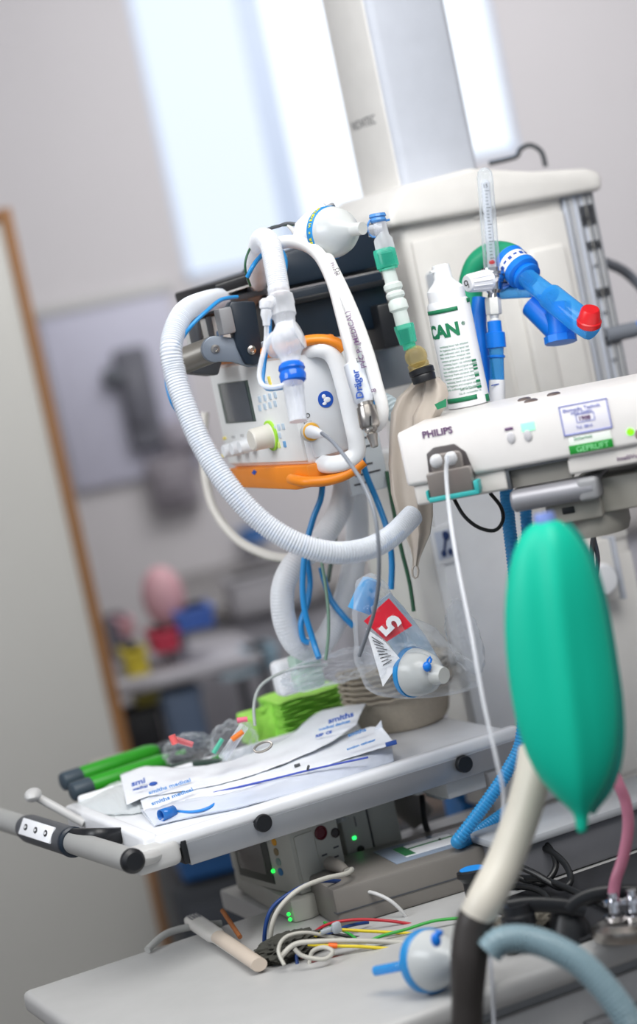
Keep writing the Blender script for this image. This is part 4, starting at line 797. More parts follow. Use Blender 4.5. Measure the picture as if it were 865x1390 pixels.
mb = MB(); mb.box(fl_, (.0, .004, .0), (.030, .08, .046), .004, 3); mb.build('inner_fold', lime, gc)
mb = MB(); rc_ = P(357, 1014, 2.86); e1 = (CR*.95+CU*.35).normalized(); e2 = (CU*.9-CR*.2+fw*.4).normalized()
mb.tube([rc_+e1*(13*px(1, 2.86))*math.cos(t*math.pi/8)+e2*(6*px(1, 2.86))*math.sin(t*math.pi/8) for t in range(16)], .0016, 10, closed=True); o = mb.build('metal_ring', steel); tag(o, 'small steel ring leaning against the front of the lime green cloth', 'ring')
# peel pouches with catheters
pouch = mat('pouch_paper', '#f1f4fb', .45)
filmm = clear('pouch_film', '#edf2fb', .45, .15)
def poly(pts, u):
    return _li2(pts, u)
def _li2(p, u):
    x = u*(len(p)-1); i = min(int(x), len(p)-2); t = x-i; g = lambda j: V(p[max(0, min(len(p)-1, j))])
    a, b, c, d = g(i-1), g(i), g(i+1), g(i+2)
    return .5*((2*b)+(c-a)*t+(2*a-5*b+4*c-d)*t*t+(3*b-a-3*c+d)*t**3)
def mkpouch(top, bot, hz, m, name, parent, crown=.006, seed=0):
    A = [T(x, y, z) for x, y, z in top]; B = [T(x, y, z) for x, y, z in bot]
    def fn(u, v):
        a = _li2(A, u); b = _li2(B, u); p = a.lerp(b, v); e = math.sin(math.pi*v)
        wv = .0014*noise.noise(V((u*14+seed*7, v*4, seed)))+.0007*noise.noise(V((u*40, v*9, seed)))
        return p+V((0, 0, crown*e*(.4+.6*math.sin(math.pi*min(1, u*1.05)))+wv))
    mb = MB(); mb.sheet(fn, 90, 18); return mb.build(name, m, parent, solid=.0004)
pp1 = thing('catheter_pouch', 'topmost white peel pouch with its printed end lifted over the green cloth', 'pouch', T(330, 1055), 'catheter pouches on the tray')
mkpouch([(163, 1052, .022), (200, 1040, .026), (250, 1042, .024), (305, 1034, .024), (352, 1018, .026), (392, 1000, .030), (434, 966, .044), (497, 955, .050)], [(172, 1092, .014), (205, 1080, .018), (255, 1073, .020), (310, 1061, .022), (360, 1046, .024), (400, 1030, .028), (440, 1012, .033), (484, 984, .040)], 0, pouch, 'paper', pp1, .003, 1)
pp2 = thing('catheter_pouch', 'middle white peel pouch with torn corner and blue edge mark at its right', 'pouch', T(350, 1070), 'catheter pouches on the tray')
mkpouch([(188, 1078, .016), (230, 1066, .018), (300, 1062, .018), (370, 1040, .020), (430, 1012, .026), (490, 990, .030), (517, 986, .036)], [(196, 1104, .008), (240, 1092, .012), (305, 1078, .014), (375, 1060, .016), (435, 1042, .019), (495, 1022, .022), (537, 1010, .024)], 0, pouch, 'paper', pp2, .003, 2)
pp3 = thing('catheter_pouch', 'lowest peel pouch at the tray front with a blue tube showing through its film', 'pouch', T(360, 1090), 'catheter pouches on the tray')
mkpouch([(190, 1100, .004), (240, 1090, .006), (310, 1080, .008), (390, 1056, .008), (460, 1036, .012), (500, 1024, .014), (532, 1012, .012)], [(209, 1122, .001), (250, 1112, .001), (320, 1098, .001), (400, 1078, .001), (460, 1061, .001), (500, 1048, .001), (535, 1034, .002)], 0, pouch, 'paper', pp3, .001, 3)
mkpouch([(190, 1098, .008), (240, 1086, .012), (310, 1077, .015), (390, 1053, .015), (460, 1033, .017), (500, 1021, .018), (532, 1010, .014)], [(209, 1121, .003), (250, 1111, .003), (320, 1097, .003), (400, 1077, .003), (460, 1060, .003), (500, 1047, .003), (535, 1033, .004)], 0, filmm, 'film', pp3, .008, 4)
mb = MB(); mb.tube([T(218, 1107, .012), T(236, 1101, .011)], .0072, 20, smooth=False, cap=False); mb.build('catheter_connector', clear('catheter_blue', '#2f7fd6', .75, .2), pp3, solid=.001)
mb = MB(); mb.tube([T(236, 1101, .010), T(262, 1102, .008), T(285, 1096, .009), T(305, 1084, .011), T(330, 1080, .011), T(345, 1075, .011)], [.002, .0018, .002, .0035, .0042, .004], 12); mb.build('catheter', mat('catheter_blue_line', '#2a86d8', .4), pp3)
mb = MB(); mb.tube([T(345, 1075, .0115), T(352, 1072, .0115)], .0038, 12, smooth=False); mb.build('pink_tip', mat('pink_tip', '#e88aa0', .4), pp3)
mb = MB(); mb.tube([T(290, 1076, .016), T(360, 1060, .019), T(430, 1043, .022), T(500, 1028, .022)], .0013, 8); mb.build('blue_stylet', mat('stylet_blue', '#3f55b8', .4), pp3)
mb = MB(); mb.tube([T(400, 1040, .024), T(407, 1038, .024)], .0022, 8); mb.tube([T(418, 1044, .024), T(419, 1040, .025)], .0018, 8); mb.build('dark_mark', dgrey, pp3)
def ptext(s, a, b, size, m, parent, dz=.0018, bold=.0002):     # writing lying on a pouch
    A = T(*a); B = T(*b); x = (B-A).normalized(); n = (EYE-A).normalized(); n = (n*.7+V((0, 0, .7))); n = (n-x*n.dot(x)).normalized(); z = n.cross(x)
    return MB().text(s, Fr(A+n*dz, 0, x, -n, z), size, .0002, bold=bold, sx=1.15).build('lettering', m, parent)
lb_ = mat('print_sky_blue', '#3f86cc', .5)
ptext('smiths', (447, 984, .0455), (487, 972, .051), .0125, ink, pp1, .003, .0004)
ptext('medical devices', (434, 994, .041), (486, 979, .047), .0062, lb_, pp1, .003); ptext('REF  CE', (430, 1003, .037), (450, 997, .040), .0062, ink, pp1, .003, .0003)
ptext('smi', (180, 1070, .022), (200, 1064, .024), .0125, ink, pp1, .004, .0004); ptext('medical', (182, 1076, .021), (205, 1070, .023), .006, ink, pp1, .004)
mb = MB(); mb.ball(T(208, 1064, .031), .006, .004, .0028, 12); mb.build('logo', ink, pp1)
ptext('smiths medical', (203, 1081, .019), (235, 1071, .021), .0085, lb_, pp2, .004); ptext('smiths', (474, 1003, .032), (505, 992, .036), .0085, lb_, pp2, .004); ptext('suction catheter', (472, 1021, .026), (510, 1008, .030), .0052, lb_, pp2, .004)
ptext('smiths medical', (207, 1098, .013), (235, 1088, .015), .0085, lb_, pp3, .007)
mb = MB(); mb.quad(T(523, 1008, .030), T(538, 1004, .030), T(539, 1009, .028), T(524, 1013, .028), .0012); mb.build('edge_mark', ink, pp2)
mb = MB(); q = [T(508, 990, .034), T(520, 988, .034), T(517, 978, .046)]; mb.quad(q[0], q[1], q[2], q[2]+V((.0008, 0, 0)), .0008); mb.build('torn_corner', pouch, pp2)
pp4 = thing('clear_pouch', 'translucent grey pouch at the left end of the pouch pile beside the green grips', 'pouch', T(140, 1090))
mkpouch([(80, 1102, .003), (120, 1082, .012), (160, 1060, .016), (200, 1060, .012)], [(95, 1106, .001), (150, 1106, .002), (185, 1104, .002), (215, 1096, .004)], 0, clear('grey_film', '#dfe4e6', .6, .2), 'film', pp4, .010, 6)
mb = MB(); mb.tube([T(118, 1104, .001), T(160, 1103, .002), T(200, 1098, .002)], .0009, 6); mb.build('green_edge', mat('edge_green', '#7ec06a', .5), pp4); mb = MB(); mb.tube([T(116, 1105, .002), T(130, 1105, .002)], .0012, 6); mb.build('red_edge', red, pp4)
# handles
def grip(a, b, lab, r=.0135):
    A = T(*a, r); B = T(*b, r); L = (B-A).length; t = thing('laryngoscope_handle', lab, 'handle', A, 'green laryngoscope handles on the tray')
    ax = (B-A).normalized()
    MB().lathe(A, ax, [(r*.7, 0), (r*.92, .0015), (r, .004), (r, .030), (r*.9, .031)], 28).build('end_cap', mat('cap_slate', '#3c4a55', .45), t)
    mb = MB(); mb.lathe(A, ax, [(r*.86, .0305), (r*.95, .033), (r*.95, L-.02), (r*.8, L-.008), (r*.5, L)], 28); mb.build('grip', pgreen, t)
    mb = MB(); mb.lathe(A, ax, [(r*.55, L-.002), (r*.7, L), (r*.7, L+.018), (r*.4, L+.022)], 20); mb.build('head', dgrey, t)
grip((84, 1062), (215, 1018), 'green handle with dark end cap, the rear one of the pair on the tray'); grip((97, 1076), (232, 1031), 'green handle with dark end cap, the front one of the pair on the tray')
for i, (a, b, m_, l_, w_) in enumerate([((190, 1034), (262, 1027), dgrey, 'dark flat tongue depressor lying behind the green handles', .010), ((232, 1040), (300, 1033), mat('blade_green_black', '#2c4038', .4), 'green-black tongue depressor lying beside the pouches', .012), ((120, 1036), (215, 1016), warmgrey, 'grey flat packet lying along the tray rear edge behind the handles', .016)]):
    A = T(*a, .006+.01*(i < 2)); B = T(*b, .006+.01*(i < 2)); f = axfr(A, B-A); mb = MB(); S = [(A.lerp(B, t), w_*q_, .0045*q_) for t, q_ in ((0, .3), (.05, .7), (.3, 1), (.8, .9), (.97, .6), (1, .3))]
    loft(mb, S, (B-A).normalized().cross(V((0, 0, 1))), V((0, 0, 1)), 20, 3); o = mb.build(['tongue_depressor', 'tongue_depressor', 'flat_packet'][i], m_); tag(o, l_, ['depressor', 'depressor', 'packet'][i])
for i, (a, b) in enumerate([((226, 1032), (252, 1020)), ((286, 1034), (300, 1027))]):
    o = MB().tube([T(*a, .014), T(*b, .020)], .0045, 12, smooth=False).build('green_clip', pgreen); tag(o, ['small bright green clip just right of the two green handles', 'small bright green clip at the front of the crumpled packets'][i], 'clip')
# crumpled clear wraps
wrap = clear('crumpled_film', '#f4f7fb', .035, .05, '#fbfcfd', edge=.3)
def crumple(name, pts, c, rx, ry, rz, seed, lab, cat, amp=.35, m=None, seg=48):
    t = bmesh.new(); bmesh.ops.create_icosphere(t, subdivisions=5, radius=1)
    for v in t.verts:
        q = v.co.copy(); n1 = 1-abs(noise.noise(q*2.1+V((seed, 0, 0))))*1.6; n2 = 1-abs(noise.noise(q*5.0+V((0, seed, 0))))*1.8; k_ = 1+amp*(.6*(n1-.6)+.4*(n2-.6))
        v.co = V((q.x*rx*k_, q.y*ry*k_, max(q.z, -.85)*rz*k_))
    f = Fr(c, YE); mb = MB(); mb._merge(t, f.m()); o = mb.build(name, m or wrap, None, sharp=.45)
    if lab: tag(o, lab, cat)
    return o
k = px(1, 2.95)
crumple('clear_wrap', 0, T(255, 1018, .026), 38*k, 22*k, 24*k, 3, 'crumpled clear wrap holding a pink-ended tube, left of the cloth', 'plastic wrap')
crumple('clear_wrap', 0, T(318, 1010, .032), 36*k, 24*k, 34*k, 9, 'crumpled clear wrap holding an orange-capped syringe, against the lime cloth', 'plastic wrap')
def bits(lst):
    for nm, a, b, d, r_, m_, l_, c_ in lst: o = MB().tube([P(*a, d), P(*b, d)], [px(r_*.85, d), px(r_, d), px(r_, d), px(r_*.8, d)], 14, smooth=False).build(nm, m_); tag(o, l_, c_)
bits([('pink_tube', (236, 1003), (262, 1011), 3.0, 5, clear('pink_clear', '#f08a90', .55, .2), 'pink-ended tube inside the left crumpled wrap', 'tube'), ('red_stopper', (233, 998), (238, 1010), 2.99, 6, mat('coral', '#ee6a6a', .4), 'coral red stopper at the left end of the pink tube', 'stopper'),
      ('orange_syringe_plug', (315, 1004), (330, 993), 2.98, 4.5, mat('bright_orange_cap', '#f0802a', .4), 'orange cap in the crumpled wrap beside the lime cloth', 'cap'), ('pink_syringe_plug', (322, 978), (336, 976), 3.0, 4.5, mat('hot_pink', '#f0708a', .4), 'pink cap at the top of the crumpled wrap', 'cap'),
      ('teal_clip', (290, 1022), (302, 1003), 2.98, 4, mat('teal_clip', '#4fb79a', .4), 'teal clip between the two crumpled wraps', 'clip'), ('clear_syringe', (302, 1030), (332, 985), 2.99, 8, milky, 'clear syringe barrel standing slanted in the wrap by the lime cloth', 'syringe')])
# clear packet behind the cloth and the large bag with the red label
o = hose('clear_tube_loop', [(346, 985, 3.02), (345, 955, 3.03), (355, 930, 3.04), (385, 912, 3.05), (420, 904, 3.05), (445, 903, 3.05)], 2.2, mat('loop_grey', '#a3aaa8', .3), 3.03, lab='thin grey tube arching over the lime green cloth', cat='tube')
crumple('clear_wrap', 0, P(452, 908, 3.05), 74*k, 24*k, 22*k, 15, 'long crumpled clear bag lying behind the lime cloth', 'plastic bag', amp=.5)
mb = MB(); f = Fr(P(418, 938, 3.08), YE); mb.box(f, (-.01, 0, 0), (.03, .03, .05), .006); o = mb.build('sage_packet', mat('sage_packet', '#b9d3c4', .6)); tag(o, 'pale sage packet inside the long clear bag behind the cloth', 'packet')
mb = MB(); mb.box(Fr(P(384, 948, 3.16), YE), (0, 0, 0), (.035, .03, .05), .008, 3); o = mb.build('white_swab_packet', paper); tag(o, 'white packet behind the upper left of the lime cloth', 'packet')
pb = thing('bagged_airway_set', 'clear plastic bag with red number 5 label over the pulp dishes', 'plastic bag', P(560, 940, 2.84))
def film_hull(outl, d, th, seed, name, parent, m):
    cx = sum(p[0] for p in outl)/len(outl); cy = sum(p[1] for p in outl)/len(outl); n = len(outl); sm = []
    for i in range(n):
        for j in range(6):
            a, b, c, e = (outl[(i+q) % n] for q in (-1, 0, 1, 2)); t = j/6
            sm.append(tuple(.5*((2*b[x])+(c[x]-a[x])*t+(2*a[x]-5*b[x]+4*c[x]-e[x])*t*t+(3*b[x]-a[x]-3*c[x]+e[x])*t**3) for x in (0, 1)))
    N = len(sm); bmh = bmesh.new(); R = 16; rings = {}
    for sgn in (-1, 1):
        ctr = bmh.verts.new(P(cx, cy, d+sgn*th)); prev = None
        for r_ in range(1, R+1):
            s_ = r_/R
            if r_ == R and sgn == 1: row = rings[-1]
            else:
                row = []
                for x, y in sm:
                    X = cx+(x-cx)*s_; Y = cy+(y-cy)*s_; w_ = 1-abs(noise.noise(V((X*.035, Y*.035, seed+sgn))))*2.2; w2 = 1-abs(noise.noise(V((X*.09, Y*.09, seed*2+sgn))))*2.2
                    zz = sgn*th*math.sqrt(max(0, 1-s_**2.2))*(.8+.35*w_+.2*w2)+(.004*w2 if r_ == R else 0)
                    row.append(bmh.verts.new(P(X+(4*w2 if r_ > R-2 else 0), Y, d+zz)))
            if prev:
                for i in range(N): bmh.faces.new((prev[i], prev[(i+1) % N], row[(i+1) % N], row[i]))
            else:
                for i in range(N): bmh.faces.new((ctr, row[(i+1) % N], row[i]))
            prev = row
        rings[sgn] = prev
    mb = MB(); mb._merge(bmh); return mb.build(name, m, parent, sharp=.5, renorm=True)
film_hull([(478, 800), (500, 778), (520, 790), (545, 830), (585, 850), (615, 880), (648, 905), (645, 932), (600, 945), (540, 948), (495, 935), (478, 880)], 2.86, .030, 5, 'bag_film', pb, wrap)
k = px(1, 2.87)
mb = MB(); seglathe(mb, P(506, 785, 2.87), P(490, 830, 2.87), [(8*k, 0), (13*k, .05), (17*k, .5), (19*k, 1)], 28); mb.build('blue_mouthpiece', clear('mouthpiece_blue', '#5bb4ee', .5, .15), pb)
mb = MB(); seglathe(mb, P(515, 815, 2.865), P(585, 915, 2.865), [(18*k, 0), (22*k, .2), (24*k, .6), (20*k, 1)], 28); mb.build('clear_tube', clear('bag_bluish', '#d5e6f4', .25, .15), pb)
mb = MB(); mb.quad(P(494, 843, 2.832), P(525, 871, 2.832), P(560, 849, 2.826), P(528, 812, 2.828), .0006); lab5 = mb.build('red_label', redlab, pb)
O5 = P(546, 846, 2.8235); x5 = (P(525, 825, 2.8245)-O5).normalized(); z5 = (P(522, 866, 2.8255)-O5); z5 = (z5-x5*z5.dot(x5)).normalized(); y5 = z5.cross(x5)
mb = MB(); mb.text('5', Fr(O5, 0, x5, y5, z5), .036, .0003, bold=.0014); mb.build('lettering', wsheen, lab5)
mb = MB(); mb.quad(P(497, 853, 2.834), P(520, 932, 2.834), P(545, 896, 2.830), P(524, 872, 2.828), .0005); pt = mb.build('paper_tail', paper, pb)
mb = MB()
for i in range(9):
    t = .08+.09*i; a = P(500+22*t, 858+58*t, 2.8315); b = P(524+18*t, 876+20*t, 2.8265); a2 = a.lerp(b, .12); b2 = a.lerp(b, .80-.25*((i*5) % 3)/2); mb.tube([a2, b2], .00055, 5, smooth=False)
mb.build('printed_lines', inkblack, pt)
mb = MB(); ax = (P(620, 912, 2.80)-P(566, 906, 2.85)).normalized(); a = P(560, 912, 2.85)
mb.lathe(a, ax, [(31*k, 0), (33*k, .003), (32*k, .012), (26*k, .030), (14*k, .040), (11*k, .055), (0, .055)], 36); mb.build('filter_dome', clear('frosted_filter', '#dcdfdd', .62, .22), pb)
mb = MB(); mb.lathe(a, ax, [(32*k, -.004), (34.5*k, -.003), (34.5*k, .003), (33*k, .004)], 40); mb.build('filter_rim', cyan, pb)
mb = MB(); q = P(580, 905, 2.808); mb.ball(q, 6*k, 5*k, 7*k, 14); mb.tube([q+CU*5*k, q+CU*12*k+CR*2*k, q+CU*12*k+CR*6*k, q+CU*5*k+CR*4*k], 1.6*k, 8); mb.build('blue_clip', blue, pb)
mb = MB(); mb.quad(P(608, 870, 2.89), P(660, 900, 2.89), P(650, 830, 2.90), P(600, 800, 2.90), .0004)
film_hull([(600, 850), (615, 812), (640, 835), (655, 880), (650, 915), (620, 900)], 2.9, .012, 11, 'bag_flap', pb, wrap)
# ------------------------------------------------------------------ lower worktop and the devices on it
zw = P(392, 1246, 2.98).z
W0_ = PZ(300, 1242, zw); WF = Fr(V((W0_.x, W0_.y, zw)), YE)
wk = thing('worktop_trolley', 'white topped trolley under the tray carrying the small monitors', 'trolley', WF.p(.3, .2, -zw))
shade = mat('trolley_white_shaded', '#b4b4b3', .4); dk = mat('trolley_grey', '#8f9193', .5)  # white worktop darkened, shade under the tray put into its colour
a1 = PZ(60, 1330, zw); 
ey_ = (PZ(337, 1243, zw)-WF.o).dot(WF.y); ex_ = (PZ(372, 1240, zw)-WF.o).dot(WF.x)
MB().box(WF, (-.30, -.62, -.03), (.80, ey_, 0), .010, 3).build('worktop', shade, wk)
MB().box(WF, (ex_, ey_-.002, -.03), (.80, .13, -.001), .004).build('rear_shelf', shade, wk)
MB().box(WF, (-.24, -.58, -.55), (.76, ey_-.02, -.031), .01).build('drawer_body', dk, wk)
for i in range(3): f_ = MB().box(WF, (-.22, -.592, -.20-.17*i), (.74, -.58, -.05-.17*i), .004).build('drawer', lgrey, wk); MB().box(WF, (.20, -.61, -.10-.17*i), (.38, -.592, -.085-.17*i), .003).build('drawer_handle', grey, f_)
for (x, y) in ((-.2, -.52), (.71, -.52), (-.2, ey_-.08), (.71, ey_-.08)):
    c_ = WF.p(x, y, 0); c_.z = .04; MB().lathe(c_-WF.x*.012, WF.x, [(.03, 0), (.04, .004), (.04, .02), (.03, .024)], 24).build('castor', dgrey, wk); MB().box(WF, (x-.02, y-.02, -zw+.07), (x+.02, y+.02, -.55), .003).build('castor_stem', grey, wk)
# two module monitors
z0 = P(400, 1238, 2.94).z
if z0 < zw+.03: z0 = zw+.03
hM = 92*px(1, 2.96)
def pl(x, y, d): q = P(x, y, d); return (q.x, q.y)
mbody = mat('monitor_shell', '#b3b4ac', .42)
m1 = thing('patient_monitor', 'small grey patient monitor with dark screen and coloured keys under the tray', 'monitor', P(400, 1238, 3.0))
A_, B_, C_, D_ = pl(322, 1180, 3.10), pl(374, 1190, 3.0), pl(404, 1190, 2.955), pl(472, 1178, 3.0)
bk = (WF.y.x*.13, WF.y.y*.13); E_ = (D_[0]+bk[0], D_[1]+bk[1]); F_ = (A_[0]+bk[0]*.6+.02, A_[1]+bk[1]*.6)
MB().plan([A_, B_, C_, D_, E_, F_], z0, z0+hM, .005).build('shell', mbody, m1)
def face(p, q, z): x = V((q[0]-p[0], q[1]-p[1], 0)).normalized(); return Fr((p[0], p[1], z), 0, x, V((-x.y, x.x, 0)))
FA = face(A_, B_, z0); wa = math.hypot(B_[0]-A_[0], B_[1]-A_[1])
sb = MB().box(FA, (.008, -.0015, .010), (wa-.004, .002, hM-.010), .001).build('screen_bezel', mat('bezel_olive', '#3b413c', .35), m1)
MB().box(FA, (.016, -.0028, .022), (wa-.020, .0, hM-.016), .0005).build('screen', mat('screen_grey', '#6d6b68', .2), sb)
FB = face(B_, C_, z0); wb_ = math.hypot(C_[0]-B_[0], C_[1]-B_[1])
for i, c_ in enumerate(('#d89a28', '#8a7a5a', '#7f958f', '#2f6fa0')):
    MB().lathe(FB.p(wb_*.30, .0, hM*(.80-.155*i)), -FB.y, [(.0052, -.001), (.0052, .0015), (.004, .0022), (0, .0022)], 18).build('key', mat('key_%s' % c_[1:], c_, .45), m1)
MB().ball(FB.p(-.001, -.001, hM*.33), .0028).build('green_led', glow('led_green_b', '#20e04a', 2.0), m1)
FC = face(C_, D_, z0); wc = math.hypot(D_[0]-C_[0], D_[1]-C_[1])
MB().box(FC, (.006, -.0015, .006), (wc*.48, .002, hM-.010), .003).build('blank_cover', mat('cover_grey', '#bcbdb6', .42), m1)
def sock(fr, x, z, r, m_, par, nm='socket'):
    MB().lathe(fr.p(x, 0, z), -fr.y, [(r, -.001), (r, .002), (r*.8, .003), (r*.7, .001), (0, .001)], 24).build(nm, m_, par)
maroon = mat('socket_maroon', '#5c1420', .3); sdark = mat('socket_dark', '#3a3434', .4)
sock(FC, wc*.62, hM*.80, .0095, maroon, m1); sock(FC, wc*.90, hM*.72, .0065, sdark, m1); sock(FC, wc*.64, hM*.18, .004, sdark, m1)
for (x, z) in ((.86, .50), (.82, .36), (.6, .45)): MB().box(FC, (wc*x-.004, -.001, hM*z), (wc*x+.004, .001, hM*z+.002)).build('print_mark', inkblack, m1)
m2 = thing('monitor_module', 'second slim grey monitor module with red socket and green glow under the tray', 'monitor module', P(500, 1200, 3.05))
z2 = z0+.006; h2 = 96*px(1, 3.05)
A2, B2_ = pl(474, 1170, 3.06), pl(514, 1165, 3.06); A2 = (A2[0]-.0, A2[1]); F2 = face(A2, B2_, z2); w2 = math.hypot(B2_[0]-A2[0], B2_[1]-A2[1])
F2 = Fr(F2.o, YE-3)
MB().box(F2, (0, 0, 0), (w2, .10, h2), .004).build('front_half', mbody, m2); MB().box(F2, (w2+.0015, .006, 0), (w2+.045, .13, h2+.002), .004).build('rear_half', mbody, m2)
MB().box(F2, (w2-.0005, .003, .003), (w2+.002, .12, h2-.002)).build('gap_strip', black, m2)
sock(F2, w2*.38, h2*.80, .0088, maroon, m2); sock(F2, w2*.74, h2*.72, .0062, mat('socket_brown', '#5a2a26', .35), m2); sock(F2, w2*.5, h2*.12, .005, sdark, m2)
MB().box(F2, (w2*.30, -.0012, h2*.28), (w2*.42, .001, h2*.32)).build('green_led', glow('led_green_c', '#20e860', 3.0), m2)
mb = MB(); mb.box(F2, (w2*.5, -.0008, h2*.45), (w2*.53, .0005, h2*.60)); mb.build('print_mark', inkblack, m2)
# docking base with LEDs and the long grey box
bs = thing('docking_base', 'low grey base with two green lights under the patient monitor', 'device base', P(400, 1245, 3.0))
BB = Fr(V((C_[0], C_[1], zw)), YE-4)
MB().plan([pl(352, 1225, 3.08), pl(398, 1243, 2.945), pl(424, 1240, 2.95), pl(470, 1230, 3.0), (E_[0], E_[1]), (F_[0], F_[1])], zw, z0, .004).build('base', mat('base_grey', '#b4b4ac', .45), bs)
for q in ((392, 1241, 2.945), (394, 1248, 2.94)): MB().ball(P(*q), .0026, seg=12).build('green_led', glow('led_green_b', '#20e04a', 2.0), bs)
lb2 = thing('long_device', 'long low grey device lying behind the small monitors on the trolley', 'medical device', P(560, 1240, 3.08))
LB = Fr(PZ(462, 1262, zw), YE-6); LB.o.z = zw
MB().box(LB, (0, 0, 0), (.26, .15, .052), .005).build('shell', mat('device_taupe', '#7a7671', .45), lb2)
MB().box(LB, (-.001, -.001, .020), (.261, .01, .0215)).build('seam', dgrey, lb2)
MB().box(LB, (.10, .03, .0518), (.26, .12, .0530), .0003).build('top_cover', mat('top_bluegrey', '#8f9cae', .25), lb2)
r = thing('folded_leaflet', 'small white and green leaflet lying on the long grey device', 'leaflet', LB.p(.16, .07, .053))
MB().box(LB, (.12, .045, .0532), (.20, .10, .0537)).build('sheet', paper, r); MB().box(LB, (.12, .05, .0538), (.135, .10, .0541)).box(LB, (.135, .078, .0538), (.20, .083, .0541)).build('green_print', mat('leaflet_green', '#2e7a4a', .5), r)
# plugs and cables
def cable(nm, pts, r_, m_, lab, cat='cable', d=2.9): return hose(nm, pts, r_, m_, d, lab=lab, cat=cat)
r = thing('spo2_plug', 'thick grey cable with plug looping down from the patient monitor', 'cable', P(450, 1190, 2.9))
MB().tube(pp([(448, 1172, 2.965), (462, 1177, 2.94), (470, 1183, 2.925)]), [px(10, 2.95), px(9, 2.95), px(6, 2.95)], 18).build('plug', mat('plug_grey', '#8b8680', .45), r)
hose('cord', [(470, 1183, 2.925), (478, 1180, 2.90), (470, 1186, 2.88), (440, 1193, 2.86), (405, 1208, 2.84), (378, 1235, 2.83), (368, 1265, 2.83), (372, 1290, 2.84), (395, 1312, 2.85)], 3.4, palecable, 2.85, parent=r)
cable('navy_cable', [(484, 1198, 2.96), (455, 1196, 2.9), (428, 1197, 2.87), (398, 1210, 2.85), (370, 1232, 2.84), (360, 1262, 2.84), (361, 1295, 2.85), (375, 1325, 2.85)], 2.9, dblue, 'dark blue cable running beside the thick grey cable loop', d=2.86)
r = thing('grey_lead', 'pale grey lead with plug arching right from the patient monitor', 'cable', P(480, 1215, 2.93))
MB().tube(pp([(455, 1210, 2.96), (468, 1215, 2.935), (478, 1216, 2.92)]), [px(9, 2.95), px(8, 2.95), px(5, 2.95)], 18).build('plug', mat('plug_grey', '#8b8680', .45), r)
hose('cord', [(478, 1216, 2.92), (490, 1210, 2.90), (510, 1213, 2.88), (532, 1224, 2.87), (550, 1242, 2.87), (562, 1262, 2.88)], 2.6, lgrey, 2.88, parent=r)
cw = [('red_lead', [(410, 1300, 2.78), (415, 1278, 2.80), (440, 1257, 2.83), (475, 1249, 2.84), (515, 1249, 2.84), (560, 1255, 2.84), (600, 1268, 2.84)], 2.2, redw, 'red lead arching over the cable bundle'),
      ('yellow_lead', [(405, 1296, 2.79), (420, 1276, 2.80), (450, 1263, 2.80), (500, 1264, 2.80), (560, 1267, 2.80), (610, 1266, 2.8)], 2.2, yellow, 'upper yellow lead in the cable bundle'),
      ('yellow_lead', [(418, 1282, 2.76), (450, 1284, 2.76), (490, 1285, 2.76), (540, 1288, 2.76), (590, 1286, 2.76), (640, 1278, 2.76)], 2.3, yellow, 'lower yellow lead with orange band in the cable bundle'),
      ('green_lead', [(500, 1278, 2.79), (520, 1270, 2.79), (550, 1262, 2.79), (590, 1250, 2.79), (630, 1246, 2.79)], 2.2, greenw, 'green lead rising to the right out of the bundle'),
      ('green_lead', [(440, 1252, 2.86), (475, 1268, 2.83), (500, 1288, 2.8), (530, 1300, 2.8)], 1.9, greenw, 'green lead crossing beneath the grey cable clip'),
      ('grey_bundle_cable', [(380, 1300, 2.75), (400, 1282, 2.76), (430, 1278, 2.76), (480, 1277, 2.765), (540, 1279, 2.77), (600, 1282, 2.77)], 3.6, palecable, 'thickest pale grey cable across the bundle'),
      ('grey_bundle_cable', [(386, 1310, 2.74), (378, 1290, 2.75), (388, 1272, 2.77), (415, 1266, 2.78), (450, 1272, 2.79), (520, 1286, 2.79), (580, 1296, 2.79)], 2.6, palecable, 'thinner pale grey cable curling round the left end of the bundle'),
      ('grey_bundle_cable', [(400, 1288, 2.73), (412, 1298, 2.73), (440, 1302, 2.73), (452, 1292, 2.74), (440, 1286, 2.75), (424, 1292, 2.76), (420, 1310, 2.76)], 3.0, palecable, 'pale grey cable knotted at the lower left of the bundle'),
      ('blue_lead', [(404, 1310, 2.77), (404, 1290, 2.78), (425, 1276, 2.81), (470, 1258, 2.84), (500, 1252, 2.86)], 2.4, dblue, 'dark blue lead running under the bundle'),
      ('navy_lead', [(450, 1300, 2.78), (500, 1293, 2.79), (560, 1290, 2.8), (620, 1292, 2.8)], 2.4, dblue, 'dark blue lead at the lower right of the bundle'),
      ('black_lead', [(430, 1262, 2.83), (480, 1272, 2.83), (540, 1274, 2.83), (600, 1272, 2.83)], 2.2, blackcable, 'black lead lying inside the cable bundle'),
      ('brown_lead', [(420, 1306, 2.76), (480, 1296, 2.77), (540, 1297, 2.78), (600, 1300, 2.78)], 2.0, mat('brown_lead', '#6e2a28', .45), 'dark red-brown lead along the bottom of the bundle')]
for nm, pts, r_, m_, lb in cw: cable(nm, pts, r_, m_, lb, 'lead', 2.8)
o = MB().tube([P(446, 1283.5, 2.758), P(458, 1284, 2.758)], px(3.6, 2.76), 12, smooth=False).build('orange_band', mat('band_orange', '#f06a1c', .4)); tag(o, 'orange band wrapped round the lower yellow lead', 'band')
r = thing('cable_clip', 'grey plastic cable clip lying on the coloured leads', 'clip', P(460, 1266, 2.78))
MB().box(Fr(P(438, 1270, 2.78), YE+4), (0, 0, 0), (.024, .006, .006), .002).build('jaw', mat('clip_grey', '#a9b0b6', .4), r); MB().box(Fr(P(455, 1268, 2.78), YE+10), (0, 0, -.002), (.013, .008, .013), .004).build('spring_end', mat('clip_grey', '#a9b0b6', .4), r)
